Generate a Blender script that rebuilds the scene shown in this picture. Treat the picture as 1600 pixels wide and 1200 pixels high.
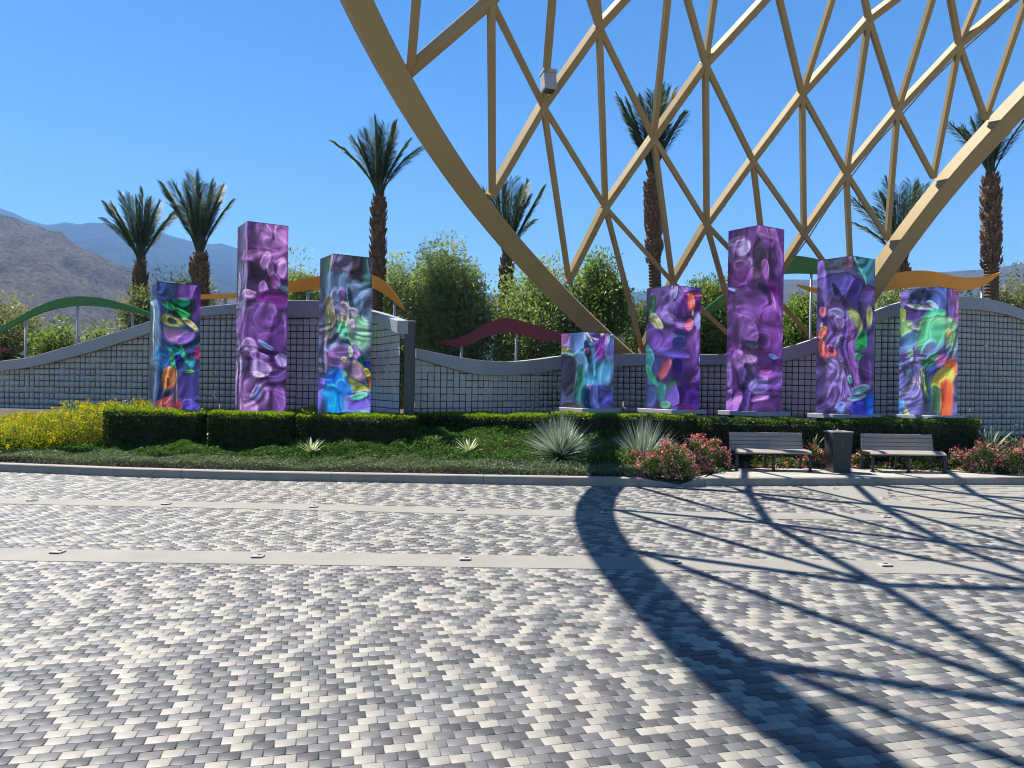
import bpy, math, random
import numpy as np
from mathutils import Vector, Matrix

for o in list(bpy.data.objects):
    bpy.data.objects.remove(o)
S = bpy.context.scene
COL = S.collection
R = math.radians

# ------------------------------------------------------------------ camera
F, H, ROLL = 1200.0, 1.75, R(.83)          # focal length in photo pixels (1600 wide), eye height, roll
cd = bpy.data.cameras.new('camera')
cd.sensor_width = 36
cd.lens = 36 * F / 1600
cd.clip_start, cd.clip_end = .05, 20000
cam = bpy.data.objects.new('camera', cd)
COL.objects.link(cam)
cam.matrix_world = Matrix.Translation((0, 0, H)) @ Matrix.Rotation(R(90), 4, 'X') @ Matrix.Rotation(ROLL, 4, 'Z')
S.camera = cam

# ------------------------------------------------------------------ sky and sun
SUN = Vector((-.465, .36, 1)).normalized()
el, az = math.asin(SUN.z), math.atan2(SUN.x, SUN.y)
w = bpy.data.worlds.new('World')
S.world = w
w.use_nodes = True
nt = w.node_tree
sky = nt.nodes.new('ShaderNodeTexSky')
sky.sky_type = 'NISHITA'
sky.sun_disc = False
sky.sun_elevation = el
sky.sun_rotation = az
sky.altitude = 400
sky.air_density = 1.0
sky.dust_density = .15
sky.ozone_density = 2.2
bg = nt.nodes['Background']
hs = nt.nodes.new('ShaderNodeHueSaturation')
hs.inputs['Saturation'].default_value = 1.36
hs.inputs['Hue'].default_value = .504
nt.links.new(sky.outputs[0], hs.inputs['Color'])
nt.links.new(hs.outputs[0], bg.inputs[0])
bg.inputs[1].default_value = .054
ld = bpy.data.lights.new('sun', 'SUN')
ld.energy = 5.0
ld.angle = R(.5)
ld.color = (1, .95, .87)
sun = bpy.data.objects.new('sun', ld)
COL.objects.link(sun)
sun.rotation_euler = SUN.to_track_quat('Z', 'Y').to_euler()
S.view_settings.view_transform = 'Standard'
S.view_settings.look = 'None'
S.view_settings.gamma = 1
S.view_settings.exposure = 1.52
S.view_settings.use_curve_mapping = False
S.render.engine = 'CYCLES'
cy = S.cycles
cy.max_bounces = 6
cy.diffuse_bounces = 3
cy.glossy_bounces = 2
cy.transmission_bounces = 4
cy.transparent_max_bounces = 6
cy.volume_bounces = 0
cy.use_denoising = True
cy.filter_width = 1.1

# ------------------------------------------------------------------ photo measurements to places
CR, SR = math.cos(ROLL), math.sin(ROLL)
def uv(px, py):
    dx, dy = px - 800, py - 600
    return (dx * CR + dy * SR) / F, (dx * SR - dy * CR) / F
def P(px, py, y):                            # the point seen at that pixel, y metres ahead
    u, v = uv(px, py)
    return Vector((u * y, y, H + v * y))
def G(px, py, h=0.0):                        # the point seen there on a level h
    u, v = uv(px, py)
    y = (h - H) / v
    return Vector((u * y, y, h))
def interp(x, xs, ys):
    return float(np.interp(x, xs, ys))

# ------------------------------------------------------------------ object helpers
def tag(o, label=None, cat=None, group=None, kind=None):
    for k, v in (('label', label), ('category', cat), ('group', group), ('kind', kind)):
        if v:
            o[k] = v
    return o
def link(name, data, parent=None):
    o = bpy.data.objects.new(name, data)
    COL.objects.link(o)
    if parent:
        o.parent = parent
    return o
def thing(name, label, cat, loc=(0, 0, 0), rz=0, group=None):
    o = link(name, None)
    o.location = loc
    o.rotation_euler = (0, 0, rz)
    o.empty_display_size = .2
    return tag(o, label, cat, group)

class MB:
    def __init__(s):
        s.v, s.f, s.t = [], [], []
    def box(s, c, size, ax=None, taper=1.0):
        ax = ax or (Vector((1, 0, 0)), Vector((0, 1, 0)), Vector((0, 0, 1)))
        c = Vector(c)
        hx, hy, hz = size[0] / 2, size[1] / 2, size[2] / 2
        n = len(s.v)
        for sz in (-1, 1):
            k = taper if sz > 0 else 1
            for sx, sy in ((-1, -1), (1, -1), (1, 1), (-1, 1)):
                s.v.append(c + ax[0] * hx * sx * k + ax[1] * hy * sy * k + ax[2] * hz * sz)
        for q in ((3, 2, 1, 0), (4, 5, 6, 7), (0, 1, 5, 4), (1, 2, 6, 5), (2, 3, 7, 6), (3, 0, 4, 7)):
            s.f.append([n + i for i in q])
        return s
    def bar(s, a, b, w, d, nrm):             # box beam from a to b; w across, d along nrm
        a, b = Vector(a), Vector(b)
        t = (b - a).normalized()
        n = (nrm - t * nrm.dot(t)).normalized()
        return s.box((a + b) / 2, (w, d, (b - a).length), (t.cross(n), n, t))
    def sweep(s, pts, prof, closed_prof=True):   # pts: list of (point, axisX, axisY); prof list of (x, y)
        n0 = len(s.v)
        m = len(prof)
        for k, (p, ax, ay) in enumerate(pts):
            pr = prof if not callable(prof) else prof(k)
            for x, y in pr:
                s.v.append(p + ax * x + ay * y)
        for k in range(len(pts) - 1):
            for j in range(m):
                j2 = (j + 1) % m
                s.f.append([n0 + k * m + j, n0 + k * m + j2, n0 + (k + 1) * m + j2, n0 + (k + 1) * m + j])
        s.f.append([n0 + j for j in range(m)][::-1])
        s.f.append([n0 + (len(pts) - 1) * m + j for j in range(m)])
        return s
    def tube(s, pts, r, n=8):
        pts = [Vector(p) for p in pts]
        st = []
        for i, p in enumerate(pts):
            t = (pts[min(i + 1, len(pts) - 1)] - pts[max(i - 1, 0)]).normalized()
            a = t.orthogonal().normalized() if i == 0 else (st[-1][1] - t * st[-1][1].dot(t)).normalized()
            st.append((p, a, t.cross(a)))
        rr = r if isinstance(r, (list, tuple)) else [r] * len(pts)
        n0 = len(s.v)
        for (p, a, b), q in zip(st, rr):
            for k in range(n):
                an = 2 * math.pi * k / n
                s.v.append(p + a * (q * math.cos(an)) + b * (q * math.sin(an)))
        for i in range(len(pts) - 1):
            for k in range(n):
                k2 = (k + 1) % n
                s.f.append([n0 + i * n + k, n0 + i * n + k2, n0 + (i + 1) * n + k2, n0 + (i + 1) * n + k])
        s.f.append([n0 + k for k in range(n)][::-1])
        s.f.append([n0 + (len(pts) - 1) * n + k for k in range(n)])
        return s
    def poly(s, pts):
        n = len(s.v)
        s.v += [Vector(p) for p in pts]
        s.f.append(list(range(n, n + len(pts))))
        return s
    def build(s, name, mat, parent=None, bevel=0, smooth=False, local=None):
        me = bpy.data.meshes.new(name)
        vs = s.v
        if local is not None:
            inv = local.inverted()
            vs = [inv @ Vector(v) for v in vs]
        me.from_pydata([tuple(v) for v in vs], [], s.f)
        me.materials.append(mat)
        if smooth:
            me.polygons.foreach_set('use_smooth', [True] * len(me.polygons))
        me.update()
        o = link(name, me, parent)
        if bevel:
            b = o.modifiers.new('bevel', 'BEVEL')
            b.width, b.segments, b.limit_method = bevel, 2, 'ANGLE'
        return o

def fast_mesh(name, V, Q, tint=None, color=None, mat=None, smooth=False):
    V = np.asarray(V, np.float32).reshape(-1, 3)
    Q = np.asarray(Q, np.int32)
    me = bpy.data.meshes.new(name)
    me.vertices.add(len(V))
    me.vertices.foreach_set('co', V.ravel())
    me.loops.add(Q.size)
    me.loops.foreach_set('vertex_index', Q.ravel())
    me.polygons.add(len(Q))
    me.polygons.foreach_set('loop_start', np.arange(0, Q.size, Q.shape[1], dtype=np.int32))
    if smooth:
        me.polygons.foreach_set('use_smooth', np.ones(len(Q), bool))
    if tint is not None:
        a = me.attributes.new('tint', 'FLOAT', 'FACE')
        a.data.foreach_set('value', np.asarray(tint, np.float32))
    if color is not None:
        a = me.attributes.new('Col', 'FLOAT_COLOR', 'POINT')
        c = np.ones((len(V), 4), np.float32)
        c[:, :3] = color
        a.data.foreach_set('color', c.ravel())
    me.update(calc_edges=True)
    if mat:
        me.materials.append(mat)
    return me

# ------------------------------------------------------------------ materials
def srgb(r, g, b):
    f = lambda c: (c / 255 / 12.92) if c <= 10 else ((c / 255 + .055) / 1.055) ** 2.4
    return (f(r), f(g), f(b))
class NT:
    def __init__(s, name):
        s.m = bpy.data.materials.new(name)
        s.m.use_nodes = True
        s.t = s.m.node_tree
        s.t.nodes.clear()
        s.out = s.n('ShaderNodeOutputMaterial')
    def n(s, ty, **kw):
        nd = s.t.nodes.new(ty)
        for k, v in kw.items():
            if k.startswith('i_'):
                nd.inputs[k[2:].replace('_', ' ')].default_value = v
            else:
                setattr(nd, k, v)
        return nd
    def l(s, a, b):
        s.t.links.new(a, b)
    def noise(s, scale, detail=4, rough=.6, coord='Object', vec=None):
        n = s.n('ShaderNodeTexNoise')
        n.inputs['Scale'].default_value = scale
        n.inputs['Detail'].default_value = detail
        n.inputs['Roughness'].default_value = rough
        if vec is None:
            if not hasattr(s, 'tc'):
                s.tc = s.n('ShaderNodeTexCoord')
            vec = s.tc.outputs[coord]
        s.l(vec, n.inputs['Vector'])
        return n.outputs[0]
    def ramp(s, fac, stops):
        r = s.n('ShaderNodeValToRGB')
        e = r.color_ramp.elements
        while len(e) < len(stops):
            e.new(.5)
        for x, (p, c) in zip(e, stops):
            x.position = p
            x.color = (*c, 1) if len(c) == 3 else c
        s.l(fac, r.inputs[0])
        return r.outputs[0]
    def mix(s, fac, a, b, mode='MIX'):
        m = s.n('ShaderNodeMix', data_type='RGBA', blend_type=mode)
        for sock, v in ((m.inputs[0], fac), (m.inputs[6], a), (m.inputs[7], b)):
            if isinstance(v, bpy.types.NodeSocket):
                s.l(v, sock)
            else:
                sock.default_value = v if not isinstance(v, tuple) or len(v) == 4 else (*v, 1)
        return m.outputs[2]
    def attr(s, name):
        return s.n('ShaderNodeAttribute', attribute_name=name)
    def bsdf(s, col, rough=.6, spec=.4, metal=0, bump=None, bs=.2, bd=.01):
        b = s.n('ShaderNodeBsdfPrincipled')
        if isinstance(col, bpy.types.NodeSocket):
            s.l(col, b.inputs['Base Color'])
        else:
            b.inputs['Base Color'].default_value = (*col, 1)
        if isinstance(rough, bpy.types.NodeSocket):
            s.l(rough, b.inputs['Roughness'])
        else:
            b.inputs['Roughness'].default_value = rough
        b.inputs['Specular IOR Level'].default_value = spec
        b.inputs['Metallic'].default_value = metal
        if bump is not None:
            bp = s.n('ShaderNodeBump')
            bp.inputs['Strength'].default_value = bs
            bp.inputs['Distance'].default_value = bd
            s.l(bump, bp.inputs['Height'])
            s.l(bp.outputs[0], b.inputs['Normal'])
        s.l(b.outputs[0], s.out.inputs[0])
        s.b = b
        return s.m

def simple(name, col, rough=.5, var=.12, scale=8, spec=.4, metal=0, bump=.1):
    t = NT(name)
    n = t.noise(scale, 5, .65)
    c = t.ramp(n, [(.3, tuple(x * (1 - var) for x in col)), (.7, tuple(min(1, x * (1 + var)) for x in col))])
    n2 = t.noise(scale * 14, 3)
    return t.bsdf(c, rough, spec, metal, n2, bump, .003)

def leafmat(name, dark, mid, light, trans=.45, rough=.5, tcol=None, spec=.2):
    t = NT(name)
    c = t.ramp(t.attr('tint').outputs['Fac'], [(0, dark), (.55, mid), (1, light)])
    b = t.n('ShaderNodeBsdfPrincipled')
    t.l(c, b.inputs['Base Color'])
    b.inputs['Roughness'].default_value = rough
    b.inputs['Specular IOR Level'].default_value = spec
    tr = t.n('ShaderNodeBsdfTranslucent')
    t.l(t.mix(1, c, (*(tcol or (1.3, 1.35, .55)), 1), 'MULTIPLY'), tr.inputs[0])
    mx = t.n('ShaderNodeMixShader')
    mx.inputs[0].default_value = trans
    t.l(b.outputs[0], mx.inputs[1])
    t.l(tr.outputs[0], mx.inputs[2])
    t.l(mx.outputs[0], t.out.inputs[0])
    return t.m

M = {}
def paver_mat():
    t = NT('paver')
    c = t.attr('Col').outputs['Color']
    geo = t.n('ShaderNodeNewGeometry').outputs['Position']
    n = t.noise(2.2, 5, .7, vec=geo)
    n3 = t.noise(160, 3, .7, vec=geo)
    c = t.mix(.55, c, t.ramp(n, [(.3, (.68, .69, .71)), (.7, (1.1, 1.09, 1.06))]), 'MULTIPLY')
    c = t.mix(.5, c, t.ramp(n3, [(.3, (.72, .72, .72)), (.7, (1.15, 1.15, 1.15))]), 'MULTIPLY')
    return t.bsdf(c, .55, .38, 0, n3, .14, .0015)
M['paver'] = paver_mat()
def brick_sheet():
    t = NT('plaza_base')
    tc = t.n('ShaderNodeTexCoord')
    mp = t.n('ShaderNodeMapping')
    mp.inputs['Rotation'].default_value = (0, 0, R(-13.8))
    t.l(tc.outputs['Object'], mp.inputs[0])
    br = t.n('ShaderNodeTexBrick')
    for k, v in (('Scale', 1), ('Mortar Size', .003), ('Brick Width', .101), ('Row Height', .082), ('Bias', -.1)):
        br.inputs[k].default_value = v
    br.inputs['Color1'].default_value = (.26, .235, .20, 1)
    br.inputs['Color2'].default_value = (.075, .075, .078, 1)
    br.inputs['Mortar'].default_value = (.11, .108, .1, 1)
    t.l(mp.outputs[0], br.inputs[0])
    return t.bsdf(br.outputs[0], .7)
M['plaza'] = brick_sheet()
M['joint'] = simple('joint_sand', (.13, .13, .13), .9)
def concrete(name, col, scale=1.3, rough=.75):
    t = NT(name)
    n = t.noise(scale, 6, .7)
    n2 = t.noise(60, 4, .7)
    c = t.ramp(n, [(.3, tuple(x * .84 for x in col)), (.7, tuple(x * 1.06 for x in col))])
    c = t.mix(.5, c, t.ramp(n2, [(.35, (.8, .8, .8)), (.65, (1.08, 1.08, 1.08))]), 'MULTIPLY')
    return t.bsdf(c, rough, .3, 0, n2, .25, .003)
M['band'] = concrete('band_concrete', (.20, .19, .166))
M['kerb'] = concrete('kerb_concrete', (.27, .248, .208), 2.2)
M['pad'] = concrete('pad_concrete', (.30, .28, .24))
def pad_pavers():
    t = NT('pad_pavers')
    br = t.n('ShaderNodeTexBrick')
    for k, v in (('Scale', 1), ('Mortar Size', .004), ('Brick Width', .30), ('Row Height', .10), ('Bias', .25)):
        br.inputs[k].default_value = v
    br.inputs['Color1'].default_value = (.20, .19, .17, 1)
    br.inputs['Color2'].default_value = (.34, .315, .265, 1)
    br.inputs['Mortar'].default_value = (.12, .115, .105, 1)
    t.l(t.n('ShaderNodeNewGeometry').outputs['Position'], br.inputs[0])
    return t.bsdf(br.outputs[0], .7, .3, 0, br.outputs['Fac'], .3, -.003)
M['padpave'] = pad_pavers()
M['steel'] = simple('cream_painted_steel', (.30, .218, .105), .6, .07, 1.2, .2, 0, .03)
M['conduit'] = simple('grey_conduit', (.25, .25, .24), .4)
M['flood'] = simple('floodlight_housing', (.33, .34, .34), .45, .05)
M['cap'] = simple('grey_cap', (.27, .275, .28), .45, .07, 1.5)
M['panel'] = None
M['bars'] = simple('dark_bars', (.007, .008, .01), .5)
M['postgrey'] = simple('post_grey', (.055, .057, .055), .5, .08, 2)
M['pole'] = simple('pole_grey', (.36, .36, .36), .4)
M['green'] = simple('green_paint', (.035, .15, .025), .4, .08, 1.2)
M['orange'] = simple('orange_paint', (.75, .27, .015), .4, .06, 1.2)
M['maroon'] = simple('maroon_paint', (.145, .005, .018), .4, .08, 1.2)
M['plinth'] = simple('plinth_grey', (.38, .38, .385), .5, .06, 3)
M['frame'] = simple('screen_frame', (.02, .02, .022), .5)
M['slat'] = simple('bench_slat', (.28, .235, .195), .5, .1, 6)
M['iron'] = simple('bench_iron', (.018, .02, .022), .4, .1, 6)
M['bin'] = simple('bin_grey', (.03, .03, .031), .45, .06, 4)
M['binlid'] = simple('bin_lid', (.22, .225, .23), .4)
M['binmark'] = simple('bin_mark', (.12, .125, .13), .5)
M['lightmetal'] = simple('ground_light_metal', (.30, .29, .265), .45)
M['lens'] = simple('ground_light_lens', (.03, .03, .03), .2)
M['soil'] = simple('planting_soil', (.045, .032, .022), .95, .3, 4)
def panel_mat():
    t = NT('fence_panel')
    oi = t.n('ShaderNodeObjectInfo').outputs['Random']
    n = t.noise(2.5, 4, .6, vec=t.n('ShaderNodeNewGeometry').outputs['Position'])
    c = t.ramp(n, [(.3, (.35, .34, .30)), (.7, (.45, .435, .385))])
    return t.bsdf(c, .42, .45)
M['panel'] = panel_mat()
M['trunk'] = simple('palm_bark', (.105, .066, .04), .9, .5, 9, .2, 0, .6)
M['boot'] = simple('palm_boot', (.15, .09, .05), .9, .6, 5, .2, 0, .5)
M['bark'] = simple('tree_bark', (.12, .09, .065), .9, .3, 6, .2, 0, .5)
M['frond'] = leafmat('palm_leaf', (.028, .05, .028), (.055, .088, .048), (.10, .135, .09), .2, .55, (1.1, 1.2, .5), .15)
M['willow'] = leafmat('willow_leaf', (.07, .105, .04), (.18, .23, .09), (.33, .38, .19), .48, .5, (1.2, 1.28, .6))
M['olive'] = leafmat('grey_green_leaf', (.05, .075, .03), (.10, .135, .06), (.21, .25, .15), .4, .45, (1.3, 1.35, .6))
M['citrus'] = leafmat('bright_leaf', (.07, .105, .02), (.125, .175, .05), (.22, .27, .11), .48, .45, (1.25, 1.35, .5))
M['dusty'] = leafmat('dusty_leaf', (.08, .085, .035), (.15, .16, .07), (.24, .24, .14), .4, .5)
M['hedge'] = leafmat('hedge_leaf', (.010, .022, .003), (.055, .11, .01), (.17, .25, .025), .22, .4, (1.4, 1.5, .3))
M['hedgelit'] = leafmat('hedge_leaf_sunlit', (.07, .12, .01), (.15, .22, .02), (.24, .31, .04), .5, .5, (1.4, 1.45, .3))  # brighter leaf colour stands in for sun on the hedge tops
M['lawn'] = leafmat('lawn_leaf', (.018, .045, .007), (.042, .095, .014), (.10, .175, .032), .3, .6, (1.2, 1.4, .35))
M['greyleaf'] = leafmat('grey_strip_leaf', (.06, .085, .05), (.125, .16, .095), (.22, .26, .165), .25, .55)
M['yellowleaf'] = leafmat('yellow_shrub_leaf', (.09, .12, .01), (.2, .22, .015), (.32, .31, .03), .45, .5)
M['yellowflower'] = leafmat('yellow_flower', (.5, .40, .01), (.62, .50, .015), (.7, .60, .03), .35, .6, (1.1, 1.0, .4))
M['pink'] = leafmat('pink_flower', (.5, .17, .17), (.66, .32, .29), (.75, .5, .43), .3, .6, (1.1, .7, .7))
M['red'] = leafmat('red_flower', (.45, .06, .09), (.6, .12, .15), (.7, .22, .22), .3, .6, (1.1, .6, .6))
M['pinkleaf'] = leafmat('pink_shrub_leaf', (.03, .055, .015), (.07, .11, .03), (.13, .17, .055), .3, .45)
M['spoon'] = leafmat('spoon_leaf', (.12, .155, .12), (.25, .30, .245), (.46, .50, .44), .2, .4, (1.1, 1.2, .8), .5)
M['agave'] = leafmat('agave_leaf', (.16, .21, .09), (.34, .38, .22), (.6, .6, .42), .25, .4, (1.1, 1.2, .6), .5)
M['yucca'] = leafmat('yucca_leaf', (.05, .085, .05), (.11, .16, .10), (.22, .27, .2), .2, .35, (1.1, 1.2, .6), .5)
M['ground'] = simple('dry_ground', (.16, .135, .10), .95, .2, .05)
def rock(name, c1, c2, c3, sc):
    t = NT(name)
    n = t.noise(sc, 8, .72)
    n2 = t.noise(sc * 12, 7, .9)
    c = t.ramp(n, [(.32, c1), (.5, c2), (.68, c3)])
    c = t.mix(.7, c, t.ramp(n2, [(.40, (.22, .24, .22)), (.5, (.9, .9, .9)), (.62, (2.0, 1.9, 1.8))]), 'MULTIPLY')
    return t.bsdf(c, .95, .1, 0, n2, 1, 20)
M['hill'] = rock('hill_rock', (.10, .088, .072), (.165, .138, .115), (.24, .20, .165), .02)
M['far'] = rock('ridge_rock', (.016, .021, .02), (.036, .038, .032), (.08, .072, .06), .006)
def screen_mat():
    t = NT('led_screen')
    c = t.attr('Col').outputs['Color']
    tc = t.n('ShaderNodeTexCoord')
    sp = t.n('ShaderNodeSeparateXYZ')
    t.l(tc.outputs['Object'], sp.inputs[0])
    wv = t.n('ShaderNodeMath', operation='SINE')
    ml = t.n('ShaderNodeMath', operation='MULTIPLY')
    ml.inputs[1].default_value = 2 * math.pi / .048
    t.l(sp.outputs[2], ml.inputs[0])
    t.l(ml.outputs[0], wv.inputs[0])
    mr = t.n('ShaderNodeMapRange')
    for k, v in ((1, -1), (2, 1), (3, .255), (4, .29)):
        mr.inputs[k].default_value = v
    t.l(wv.outputs[0], mr.inputs[0])
    m = t.bsdf((.010, .010, .012), .5, .1)
    t.l(c, t.b.inputs['Emission Color'])
    t.l(mr.outputs[0], t.b.inputs['Emission Strength'])
    return m
M['screen'] = screen_mat()

rng = np.random.default_rng(7)
rnd = random.Random(11)

# ================================================================== STRUCTURE
# ---- ground to the horizon
g = MB().poly([(-3400, -800, -.16), (3400, -800, -.16), (3400, 3400, -.16), (-3400, 3400, -.16)]).build('ground', M['ground'])
tag(g, kind='structure')

# kerb line in plan
kerb_px = [(-260, 726), (-120, 732), (0, 737), (200, 745), (400, 750.5), (630, 754.5), (800, 757.3), (1000, 760.5)]
kerb_pts = [G(x, y) for x, y in kerb_px]
kx = [p.x for p in kerb_pts] + [G(1090, 760.5).x, G(1100, 759.5).x, G(1350, 758.5).x, G(1600, 758).x, G(1900, 757).x]
ky = [p.y for p in kerb_pts] + [G(1090, 760.5).y, G(1100, 759.5).y, G(1350, 758.5).y, G(1600, 758).y, G(1900, 757).y]
def kerb_y(x):
    return interp(x, kx, ky)

# ---- paving
plaza = MB().poly([(-60, -50, -.014), (60, -50, -.014), (60, 13.2, -.014), (-60, 13.2, -.014)]).build('plaza_paving', M['plaza'])
tag(plaza, kind='structure')
near_lo, near_hi = 7.30, 7.83
far_px = [(-300, 775), (0, 782.5), (480, 792.5), (930, 803.5), (1200, 806), (1330, 808), (1450, 811), (1530, 817), (1600, 823.5), (1750, 838)]
far_c = [G(*p) for p in far_px]
fx, fy = [p.x for p in far_c], [p.y for p in far_c]
apron = [G(*p) for p in ((1052, 763.2), (1200, 762), (1384, 759.6), (1391, 781), (1462, 792), (1500, 799), (1540, 807), (1475, 811), (1420, 806), (1362, 800), (1296, 775), (1262, 767), (1200, 765.5), (1100, 766))]
def in_poly(x, y, poly):
    c = False
    j = len(poly) - 1
    for i in range(len(poly)):
        a, b = poly[i], poly[j]
        if (a.y > y) != (b.y > y) and x < (b.x - a.x) * (y - a.y) / (b.y - a.y) + a.x:
            c = not c
        j = i
    return c
RD = R(13.8)
ex = np.array((math.cos(RD), math.sin(RD)))
ey = np.array((-math.sin(RD), math.cos(RD)))
PW, PD = .1008, .0822
lightzone = [G(*p) for p in ((1391, 760), (1397, 780), (1468, 791), (1545, 806), (1760, 832), (1760, 757))]
cells = []
for j in range(-40, 260):
    off = (.5 if j % 2 else 0) * PW + rng.uniform(-.012, .012)
    for i in range(-150, 200):
        c = ex * (i * PW + off) + ey * (j * PD)
        x, y = c
        if y < 2.75 or abs(x) > .72 * y + 1.3 or y > kerb_y(x) - .02:
            continue
        if near_lo + .06 < y < near_hi - .06 or abs(y - interp(x, fx, fy)) < .18:
            continue
        cells.append((x, y, i, j))
pal = np.array([(.235, .22, .188), (.105, .104, .102), (.056, .0565, .057)])
n = len(cells)
cx = np.array([c[0] for c in cells])
cyy = np.array([c[1] for c in cells])
kindc = rng.choice(3, n, p=(.16, .46, .38))
walk = np.cumsum(rng.choice((-1, 1), 400, p=(.42, .58)))          # pale pavers run in stepped diagonals
ci, cj = np.array([c[2] for c in cells]), np.array([c[3] for c in cells])
pale = ((2 * ci + (cj % 2) - walk[cj + 60]) % 6 < 2) & (rng.random(n) < .80)
kindc[pale] = 0
for k in range(n):
    if cx[k] > 4 and in_poly(cx[k], cyy[k], lightzone):
        kindc[k] = 0 if (cells[k][3] * 7 + cells[k][2] // 6) % 5 else 1
shade = rng.normal(1, .09, n)
colr = np.clip(pal[kindc] * shade[:, None] * (1 + rng.normal(0, .02, (n, 3))), .04, .8)
# paver shape: bevelled top
def paver_verts(hx, hy, bev=.005, dz=.0032):
    return np.array([(-hx, -hy, -.012), (hx, -hy, -.012), (hx, hy, -.012), (-hx, hy, -.012),
                     (-hx, -hy, -dz), (hx, -hy, -dz), (hx, hy, -dz), (-hx, hy, -dz),
                     (-hx + bev, -hy + bev, 0), (hx - bev, -hy + bev, 0), (hx - bev, hy - bev, 0), (-hx + bev, hy - bev, 0)])
pq = np.array([(8, 9, 10, 11), (4, 5, 9, 8), (5, 6, 10, 9), (6, 7, 11, 10), (7, 4, 8, 11), (0, 1, 5, 4), (1, 2, 6, 5), (2, 3, 7, 6), (3, 0, 4, 7)])
base_v = paver_verts(PW / 2 - .0007, PD / 2 - .0007)
vis = (cyy > 3.46) & (np.abs(cx) < .667 * cyy + .04)
order = np.argsort(np.where(vis, cyy, 1e9))
single = set(order[:300].tolist())
pm = {}
for k in sorted(single):
    key = (int(kindc[k]), int(np.clip((shade[k] - .85) / .1, 0, 3)))
    if key not in pm:
        col = np.clip(pal[key[0]] * (.88 + .08 * key[1]), 0, .8)
        pm[key] = fast_mesh('paver', base_v, pq, color=np.tile(col, (12, 1)), mat=M['paver'])
    o = link('paver', pm[key], plaza)
    o.location = (cx[k], cyy[k], rng.uniform(-.0008, .0008))
    o.rotation_euler = (rng.normal(0, .004), rng.normal(0, .004), RD + rng.normal(0, .006))
rest = np.array([k for k in range(n) if k not in single])
ang = RD + rng.normal(0, .006, len(rest))
ca, sa = np.cos(ang)[:, None], np.sin(ang)[:, None]
tx, ty = rng.normal(0, .004, (len(rest), 1)), rng.normal(0, .004, (len(rest), 1))
V = np.empty((len(rest), 12, 3))
V[:, :, 0] = cx[rest][:, None] + base_v[None, :, 0] * ca - base_v[None, :, 1] * sa
V[:, :, 1] = cyy[rest][:, None] + base_v[None, :, 0] * sa + base_v[None, :, 1] * ca
V[:, :, 2] = base_v[None, :, 2] + base_v[None, :, 0] * tx + base_v[None, :, 1] * ty + rng.uniform(-.0008, .0008, (len(rest), 1))
Q = (pq[None] + 12 * np.arange(len(rest))[:, None, None]).reshape(-1, 4)
o = link('paver_field', fast_mesh('paver_field', V, Q, color=np.repeat(colr[rest], 12, 0), mat=M['paver']), plaza)
tag(o, kind='stuff')

# concrete bands and apron (slabs let into the paving)
def slab(name, left, right, z, mat, depth=.05):
    m = MB()
    k = len(left)
    for a, b in zip(left, right):
        m.v += [Vector((a[0], a[1], z)), Vector((b[0], b[1], z)), Vector((b[0], b[1], z - depth)), Vector((a[0], a[1], z - depth))]
    for i in range(k - 1):
        p, q = i * 4, i * 4 + 4
        for j in range(4):
            m.f.append([p + j, p + (j + 1) % 4, q + (j + 1) % 4, q + j])
    m.f += [[0, 3, 2, 1], [4 * k - 4, 4 * k - 3, 4 * k - 2, 4 * k - 1]]
    o = m.build(name, mat)
    return tag(o, kind='structure')
xs = np.linspace(-14, 14, 9)
slab('concrete_band', [(x, near_hi) for x in xs], [(x, near_lo) for x in xs], .004, M['band'])
xs = np.linspace(-12, 12.5, 60)
slab('concrete_band', [(x, interp(x, fx, fy) + .245) for x in xs], [(x, interp(x, fx, fy) - .245) for x in xs], .004, M['band'])
m = MB()
m.poly([(p.x, p.y, .008) for p in apron][::-1])
tag(m.build('concrete_apron', M['band']), kind='structure')
m = MB()
gut = np.linspace(G(1384, 760).x + .01, G(1900, 757).x, 12)
m2 = [(x, kerb_y(x)) for x in gut]
slab('gutter_strip', m2, [(x, y - .16) for x, y in m2], .0065, M['band'])

# kerb blocks
kerb = MB().poly([(-12, kerb_y(-9) + .02, -.02), (kx[7], kerb_y(kx[7]) + .02, -.02), (kx[7], kerb_y(kx[7]) + .16, -.02), (-12, kerb_y(-9) + .16, -.02)]).build('kerb', M['kerb'])
tag(kerb, kind='structure')
def sweepk(xa, xb, ha, hb, name, parent, mat):
    k = max(2, int((xb - xa) / .35) + 1)
    m = MB()
    for i in range(k):
        t = i / (k - 1)
        x = xa + (xb - xa) * t
        d = (kerb_y(x + .05) - kerb_y(x - .05)) / .1
        nrm = Vector((-d, 1, 0)).normalized()
        h = ha + (hb - ha) * t
        p = Vector((x, kerb_y(x), 0))
        for a, z in ((0, -.05), (.006, h - .016), (.02, h), (.17, h), (.17, -.05)):
            m.v.append(p + nrm * a + Vector((0, 0, z)))
    for i in range(k - 1):
        for j in range(5):
            j2 = (j + 1) % 5
            m.f.append([i * 5 + j, i * 5 + j2, i * 5 + 5 + j2, i * 5 + 5 + j])
    m.f += [[4, 3, 2, 1, 0], [5 * k - 5 + j for j in range(5)]]
    return m.build(name, mat, parent)
joints = [-11.6, -9.9] + [G(px, py).x for px, py in ((72, 739), (284, 747), (516, 753), (755, 756.5), (1000, 760.5))]
for a, b in zip(joints[:-1], joints[1:]):
    sweepk(a + .004, b - .004, .15, .15, 'kerb_block', kerb, M['kerb'])
sweepk(joints[-1] + .004, G(1062, 761).x, .15, .02, 'kerb_block', kerb, M['kerb'])
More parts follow.
